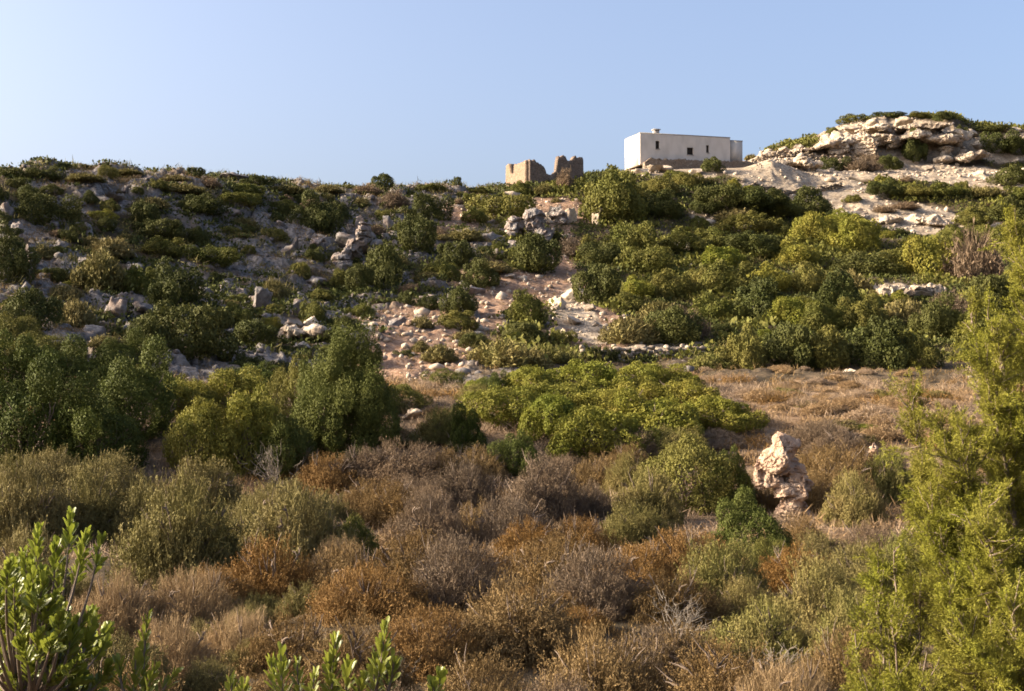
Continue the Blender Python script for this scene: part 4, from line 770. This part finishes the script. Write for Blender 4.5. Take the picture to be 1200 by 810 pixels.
# dead, bleached branches
def dead(px, pyb, w, h, label, k=0, rot=0):
    x, y, z = hit(px, pyb); s = y / F; o = obj('dead_branches', DEADB[k]); o.location = (x, y - .1, z - .03); o.scale = (w * s / 1.5, w * s / 1.5, h * s); o.rotation_euler = (0, 0, rot)
    o['label'] = label; o['category'] = 'dead branches'; o['group'] = 'bleached dead branches'
dead(325, 572, 60, 62, 'pale bare branches in front of the tall upright bush', 0, .3)
dead(400, 668, 60, 40, 'bleached twig tangle right of the olive domes', 1, 1.2)
dead(1015, 668, 100, 58, 'grey dead twigs in the hollow left of the feathery conifer', 2, 2.1)
dead(790, 760, 90, 60, 'pale dead twigs in the middle of the right foreground', 3, .7)
dead(900, 800, 120, 60, 'pale curling dead twigs low in the right foreground', 1, 2.9)
dead(605, 690, 70, 60, 'thin dead branch among the orange cushions', 2, .2)
dead(460, 810, 70, 60, 'thin grey dead twigs at the bottom centre', 0, 1.9)

# ------------------------------------------------------------------ undergrowth and loose stones that nobody could count
def undergrowth():
    g = np.random.default_rng(21)
    def cl(xs, ys, size, mat, name, nb, upw=.8, thin=.08, leafy=False):
        n = len(xs); z = full_h(xs, ys); P0 = np.stack([xs, ys, z], -1); P = np.repeat(P0, nb, 0); sz = np.repeat(size, nb); m = len(P)
        P = P + g.normal(0, .42, (m, 3)) * sz[:, None] * [1, 1, 0]
        rr = np.hypot(P[:, 0] - np.repeat(xs, nb), P[:, 1] - np.repeat(ys, nb)) / sz
        P[:, 2] += sz * np.clip(.55 - rr * .5, 0, 1) * g.uniform(.1, 1, m) - .02
        T = unit(g.normal(0, .6, (m, 3)) + [0, 0, upw]); L = sz * g.uniform(.3, .7, m)
        W = L * (.6 if leafy else thin) ; V, Fc = cards(P, T, unit(g.normal(0, 1, (m, 3))), L * (.5 if leafy else 1), W * (.6 if leafy else 1), *(RHOMB if leafy else BLADE))
        tt = np.repeat(np.clip(g.normal(.5, .2, m) + np.repeat(g.uniform(-.3, .3, n), nb), 0, 1), 4 if leafy else 3)
        o = obj(name, mesh_np(name, V, Fc, tt, [mat])); o['kind'] = 'stuff'; return o
    def pts(n, d0, d1, p0=-60, p1=1260):
        px = g.uniform(p0, p1, n); D = np.sqrt(g.uniform(d0 ** 2, d1 ** 2, n)); return (px - CX) / F * D, D
    # foreground litter and dry herbs
    x, y = pts(10000, 3.5, 36); sz = g.uniform(.08, .2, len(x)) + .1 * (g.random(len(x)) < .12) ; k = fbm(x / 3, y / 3, s=61, o=2)
    a = k > .22; o = cl(x[a], y[a], sz[a], M['straw'], 'dry_grass', 26, 1.2, .04); o['label'] = 'pale dry grass between the foreground shrubs'
    a = ~a; o = cl(x[a], y[a], sz[a] * 1.1, M['brown'], 'dry_undergrowth', 30, .7, .07); o['label'] = 'brown dry herbs between the foreground shrubs'
    # valley floor and field
    x, y = pts(9000, 34, 100); zb = base_h(x, y); px, py, hill, pale, soil, fld, left = zones(x, y, zb); ok = hill < .6; x, y, fld = x[ok], y[ok], fld[ok]
    sz = g.uniform(.35, .95, len(x)); k = fbm(x / 4, y / 2.5, s=63, o=3)
    a = (k > .1); o = cl(x[a], y[a], sz[a] * .8, M['heath'], 'grey_heath', 34, .6, .09); o['label'] = 'grey-pink low heath covering the dry field'
    a = (k <= .1) & (k > -.22); o = cl(x[a], y[a], sz[a] * .8, M['heath_tan'], 'brown_heath', 34, .6, .09); o['label'] = 'tan and brown low heath covering the dry field'
    a = (k <= -.22); o = cl(x[a], y[a], sz[a] * .8, M['orange'], 'rusty_heath', 34, .6, .09); o['label'] = 'rusty orange low heath patches in the field'
    # hillside ground cover
    x, y = pts(52000, 62, 235); zb = base_h(x, y); px, py, hill, pale, soil, fld, left = zones(x, y, zb)
    ok = (hill > .4) & (pale < .15) & ~((py < 198) & (px > 728) & (px < 880)) & ~((px > 740) & (px < 880) & (y > 176))
    x, y, soil, px, left = x[ok], y[ok], soil[ok], px[ok], left[ok]; k = fbm(x / 6, y / 6, s=65, o=3) + g.normal(0, .12, len(x)); sz = g.uniform(.35, 1.15, len(x)); pyk = py[ok]
    s_ = (soil > .4) | (pyk > 424); keep = g.random(len(x)) < .2
    a = ~s_ & (k > .02); o = cl(x[a], y[a], sz[a], M['dark'], 'dark_scrub', 22, .6, .3, True); o['label'] = 'dark low scrub filling the gaps of the hillside'
    a = ~s_ & (k <= .02) & (k > -.14); o = cl(x[a], y[a], sz[a], M['olive'], 'olive_scrub', 20, .6, .12); o['label'] = 'olive low scrub filling the gaps of the hillside'
    a = ~s_ & (k <= -.14) & (left < .5); o = cl(x[a], y[a], sz[a] * 1.5, M['mastic'], 'green_scrub', 22, .6, .3, True); o['label'] = 'green low scrub on the right slope'
    a = ((~s_ & (k <= -.14) & (left >= .5)) | (s_ & keep)); o = cl(x[a], y[a], sz[a] * .6, M['brown'], 'brown_scrub', 16, .6, .14); o['label'] = 'brown dry scrub tufts on the bare slopes'
    # loose stones
    x, y = pts(42000, 64, 232); zb = base_h(x, y); px, py, hill, pale, soil, fld, left = zones(x, y, zb)
    patch = smooth(-.12, .22, fbm(x / 7, y / 7, s=31, o=3) + .28 * left - .05)
    pr = hill * np.clip(patch * (.3 + .5 * left) + soil * .9 + pale * .6, 0, 1); ok = g.random(len(x)) < pr * .62
    ok &= ~((px > 735) & (px < 885) & (y > 174) & (y < 192))
    x, y, pale, soil = x[ok], y[ok], pale[ok], soil[ok]; z = full_h(x, y); n = len(x); sz = g.lognormal(-2.12, .58, n)
    V0, F0 = I1; nv = len(V0)
    for nm, sel, mat, lab in (('loose_stones', (pale + soil) < .4, M['limestone'], 'grey limestone rubble strewn over the left hillside'), ('pale_rubble', (pale + soil) >= .4, M['pale_stone'], 'pale rubble on the bare reddish slope and terraces')):
        q = np.where(sel)[0]; m = len(q); V = V0[None] * (1 + g.normal(0, .16, (m, nv, 1))) * sz[q][:, None, None] * g.uniform(.6, 1.3, (m, 1, 3)) * [1, 1, .75]
        V = V + np.stack([x[q], y[q], z[q] + sz[q] * .25], -1)[:, None]; Fc = (np.arange(m) * nv)[:, None, None] + F0[None]
        o = obj(nm, mesh_np(nm, V.reshape(-1, 3), Fc.reshape(-1, 3), None, [mat])); o['kind'] = 'stuff'; o['label'] = lab
undergrowth()

# ------------------------------------------------------------------ feathery conifer on the right
def conifer(name, base, tips, seed, label, D0, twn=52, tl=.25, nl=.017):
    g = np.random.default_rng(seed); base = Vector(base)
    t = obj(name, None, None, base); t['label'] = label; t['category'] = 'tree'; W = Acc(); b = np.array(base); TP, TT, TL = [], [], []
    axis_top = None
    for i, (px, py, D, pull, dens) in enumerate(tips):
        e = np.array(at(px, py, D)) - b; q = np.linspace(0, 1, 14)[:, None]
        ctrl = np.array([e[0] * pull, e[1] * pull, e[2] * (.62 if e[2] > 1 else .35)])
        P = 2 * q * (1 - q) * ctrl + q * q * e + np.cumsum(g.normal(0, .012, (14, 3)), 0); P[0] = (0, 0, 0); Lg = np.linalg.norm(e)
        W.add(*tube(P, .007 + .007 * Lg, .003, 6))
        Tg = unit(np.gradient(P, axis=0)); m = int(twn * dens * Lg / 2.2)
        for k in range(m):
            f = g.uniform(.22, 1.0); j = f * 13; a0 = int(min(j, 12)); p = P[a0] + (P[a0 + 1] - P[a0]) * (j - a0)
            d = unit((Tg[a0] * .65 + g.normal(0, .52, 3) + [0, 0, .22])[None])[0]; L = tl * g.uniform(.45, 1.25) * (1.15 - .55 * f)
            qq = np.linspace(0, 1, 6)[:, None]; tw = p + d * L * qq + np.array([0, 0, .10]) * L * qq ** 2 + np.cumsum(g.normal(0, .006, (6, 3)), 0)
            W.add(*tube(tw, .0045, .0015, 4)); TP.append(tw); TT.append(d); TL.append(L)
            for _ in range(7):                 # side sprigs
                u = g.uniform(.2, 1); pp = p + d * L * u; dd = unit((d * .8 + g.normal(0, .5, 3) + [0, 0, .15])[None])[0]; l2 = L * g.uniform(.25, .5)
                TP.append(pp + dd * l2 * qq); TT.append(dd); TL.append(l2)
    obj('trunk', W.mesh('trunk', [M['wood']], True), t)
    TP = np.array(TP); TT = np.array(TT); TL = np.array(TL); n = len(TP); cnt = np.clip((TL / .0013).astype(int), 20, 170); idx = np.repeat(np.arange(n), cnt); m = len(idx)
    f = g.random(m) * 4.999; a0 = f.astype(int); P = TP[idx, a0] + (TP[idx, a0 + 1] - TP[idx, a0]) * (f - a0)[:, None] + g.normal(0, .011, (m, 3)) * (1.2 - f / 5.5)[:, None]
    T = unit(TT[idx] * .9 + g.normal(0, .55, (m, 3))); L = nl * g.uniform(.6, 1.4, m)
    V, Fc = cards(P, T, unit(g.normal(0, 1, (m, 3))), L, nl * .2, *RHOMB)
    sp = g.uniform(-.3, .3, n)[idx]; tint = np.clip(g.normal(.55, .2, m) + sp, 0, 1)
    obj('crown', mesh_np('crown', V, Fc, np.repeat(tint, 4), [M['juniper']]), t); print('conifer', m)
cb = at(1240, 990, 7.2); cb.z = H(cb.x, cb.y) - .1
tips = [(1192, 285, 7.2, .15, 1.5), (1215, 330, 7.0, .1, 1.3), (1170, 380, 7.0, .3, 1.2), (1132, 362, 7.4, .35, .8), (1150, 440, 6.8, .4, 1.3), (1185, 420, 7.3, .2, 1.2), (1110, 430, 7.2, .5, 1.2), (1085, 480, 7.3, .6, 1.2),
        (1060, 478, 7.6, .7, .8), (1105, 520, 6.8, .6, 1.2), (1140, 530, 6.6, .45, 1.2), (1060, 550, 7.0, .75, 1.2), (1085, 585, 6.7, .7, 1.2), (1045, 590, 7.3, .8, .9), (1120, 600, 6.4, .6, 1.2), (1165, 590, 6.5, .4, 1.2), (1195, 500, 6.8, .2, 1.3),
        (1070, 640, 6.7, .8, 1.1), (1110, 670, 6.4, .7, 1.2), (1150, 660, 6.2, .5, 1.2), (1190, 650, 6.3, .3, 1.2), (1130, 740, 6.1, .6, 1.2), (1165, 760, 6.0, .5, 1.2), (1195, 720, 6.0, .3, 1.2), (1090, 720, 6.5, .8, 1), (1210, 800, 5.9, .3, 1.2), (1140, 810, 6.1, .7, 1), (1240, 420, 7, .1, 1.2), (1250, 560, 6.6, .1, 1.2)]
tips = [(a + (20 if a < 1125 else 8 if a < 1170 else 0), b, c, d, e * 1.25) for a, b, c, d, e in tips]
conifer('conifer_tree', cb, tips, 3, 'tall feathery yellow-green conifer filling the right edge', 7)
cb2 = at(1075, 930, 6.8); cb2.z = H(cb2.x, cb2.y) - .1
conifer('conifer_sapling', cb2, [(1035, 672, 6.9, .2, 1.2), (1060, 640, 7.0, .2, 1.2), (1015, 700, 6.8, .4, 1.1), (1085, 690, 6.9, .2, 1.1), (1005, 750, 6.7, .5, 1), (1045, 740, 6.5, .3, 1.1), (1095, 770, 6.5, .4, 1.1), (1020, 800, 6.4, .5, 1), (1075, 810, 6.3, .2, 1.1), (1110, 830, 6.3, .5, 1)], 9, 'low bushy feathery conifer in front of the tall one, bottom right', 6.8, 34, .26)

# ------------------------------------------------------------------ glossy-leaved saplings in the foreground
def sapling(base, hub, shoots, seed, label, leaf=.05):
    """shoots: (px, py, D, leafed length m, leaf rows)"""
    g = np.random.default_rng(seed); base = Vector(base); t = obj('glossy_sapling', None, None, base); t['label'] = label; t['category'] = 'sapling'; t['group'] = 'glossy-leaved saplings at the bottom edge'
    W = Acc(); Pp, Tt, Nn, Ls, tn = [], [], [], [], []; b0 = np.array(base); hb = np.array(at(*hub)); q = np.linspace(0, 1, 9)[:, None]
    W.add(*tube((hb - b0) * q + np.cumsum(g.normal(0, .008, (9, 3)), 0) * (1 - q), .02, .011, 6)); b = hb
    for (px, py, D, ll, nl) in shoots:
        e = np.array(at(px, py, D)) - b; q = np.linspace(0, 1, 10)[:, None]; ctrl = np.array([e[0] * .75, e[1] * .75, e[2] * .4]) + g.normal(0, .03, 3)
        P = (hb - b0) + 2 * q * (1 - q) * ctrl + q * q * e; W.add(*tube(P, .008, .0025, 5)); Lg = np.linalg.norm(np.diff(P, axis=0), axis=1).sum()
        for k in range(nl):
            f = 1 - (k / nl) ** 1.1 * min(.95, .62 * ll / Lg); j = f * 9; a0 = int(min(j, 8)); p = P[a0] + (P[a0 + 1] - P[a0]) * (j - a0); ax = unit((P[a0 + 1] - P[a0])[None])[0]
            an = k * 2.4 + g.uniform(-.4, .4); open_ = np.clip(.2 + 1.0 * (1 - f) * Lg / ll, .2, 1.0) * g.uniform(.8, 1.2)
            side = np.array([math.cos(an), math.sin(an), 0]); T = unit((ax * math.cos(open_) + side * math.sin(open_))[None])[0]; N = unit((ax - T * (T @ ax) + g.normal(0, .12, 3))[None])[0]
            Pp.append(p + side * .004); Tt.append(T); Nn.append(N); Ls.append(leaf * g.uniform(.5, 1.2) * (.75 + .25 * min(1, (1 - f) * 8))); tn.append(np.clip(.75 - (1 - f) * 1.2 + g.normal(0, .24), 0, 1))
    obj('stems', W.mesh('stems', [M['wood']], True), t)
    Ls = np.array(Ls); V, Fc = cards(np.array(Pp), np.array(Tt), np.array(Nn), Ls, Ls * .40, *SPOON); obj('leaves', mesh_np('leaves', V, Fc, np.repeat(tn, 8), [M['glossy']], True), t)
def gb(px, D, dz=.05): p = at(px, 700, D); return (p.x, p.y, H(p.x, p.y) - dz)
g = np.random.default_rng(17)
sh = [(45, 622, 4.6, .22, 26), (83, 606, 4.6, .2, 26), (100, 628, 4.7, .16, 20), (118, 632, 4.6, .14, 20), (66, 640, 4.5, .2, 24), (28, 652, 4.5, .2, 24), (12, 672, 4.4, .2, 24), (50, 672, 4.4, .2, 24), (75, 660, 4.6, .2, 24), (35, 690, 4.3, .2, 24), (62, 700, 4.3, .2, 22), (4, 700, 4.3, .2, 22), (20, 720, 4.2, .2, 24), (95, 655, 4.8, .15, 18)]
sh += [(g.uniform(-30, 30 + 90 * min(1, (yy - 640) / 120)), yy, g.uniform(4.1, 4.8), .2, 26) for yy in g.uniform(660, 800, 60)]
sh += [(g.uniform(-20, 135), g.uniform(715, 815), g.uniform(4.5, 5.1), .2, 26) for _ in range(45)]
sh = [(a, b, c, .17, 32) for a, b, c, d, e in sh]
sapling(gb(5, 4.4), (30, 835, 4.5), sh, 1, 'large glossy-leaved sapling in the bottom left corner')
sapling(gb(395, 4.2), (395, 900, 4.2), [(330, 766, 4.2, .22, 34), (318, 775, 4.3, .18, 22), (348, 778, 4.2, .16, 22), (393, 752, 4.2, .26, 34), (385, 775, 4.2, .2, 24), (408, 780, 4.1, .2, 22), (450, 738, 4.1, .32, 44), (440, 770, 4.2, .22, 24), (462, 775, 4.1, .2, 24), (368, 792, 4.0, .14, 18), (425, 795, 4.1, .14, 18)], 2, 'bright green upright shoots at the bottom, left of centre')
sapling(gb(515, 4.2), (515, 870, 4.2), [(516, 794, 4.2, .16, 22), (508, 803, 4.1, .12, 16)], 3, 'single short leafy shoot at the bottom edge right of the upright shoots')
sapling(gb(165, 4.4), (170, 850, 4.4), [(172, 728, 4.5, .34, 40), (160, 770, 4.4, .24, 26), (182, 785, 4.3, .2, 24), (140, 780, 4.5, .18, 20), (205, 790, 4.4, .16, 18)], 4, 'slender leafy shoots right of the large glossy sapling')
sapling(gb(275, 4.2), (277, 860, 4.2), [(272, 800, 4.2, .12, 18), (285, 806, 4.1, .10, 14)], 5, 'small leafy shoot tips at the bottom edge left of the upright shoots')
finish_labels()
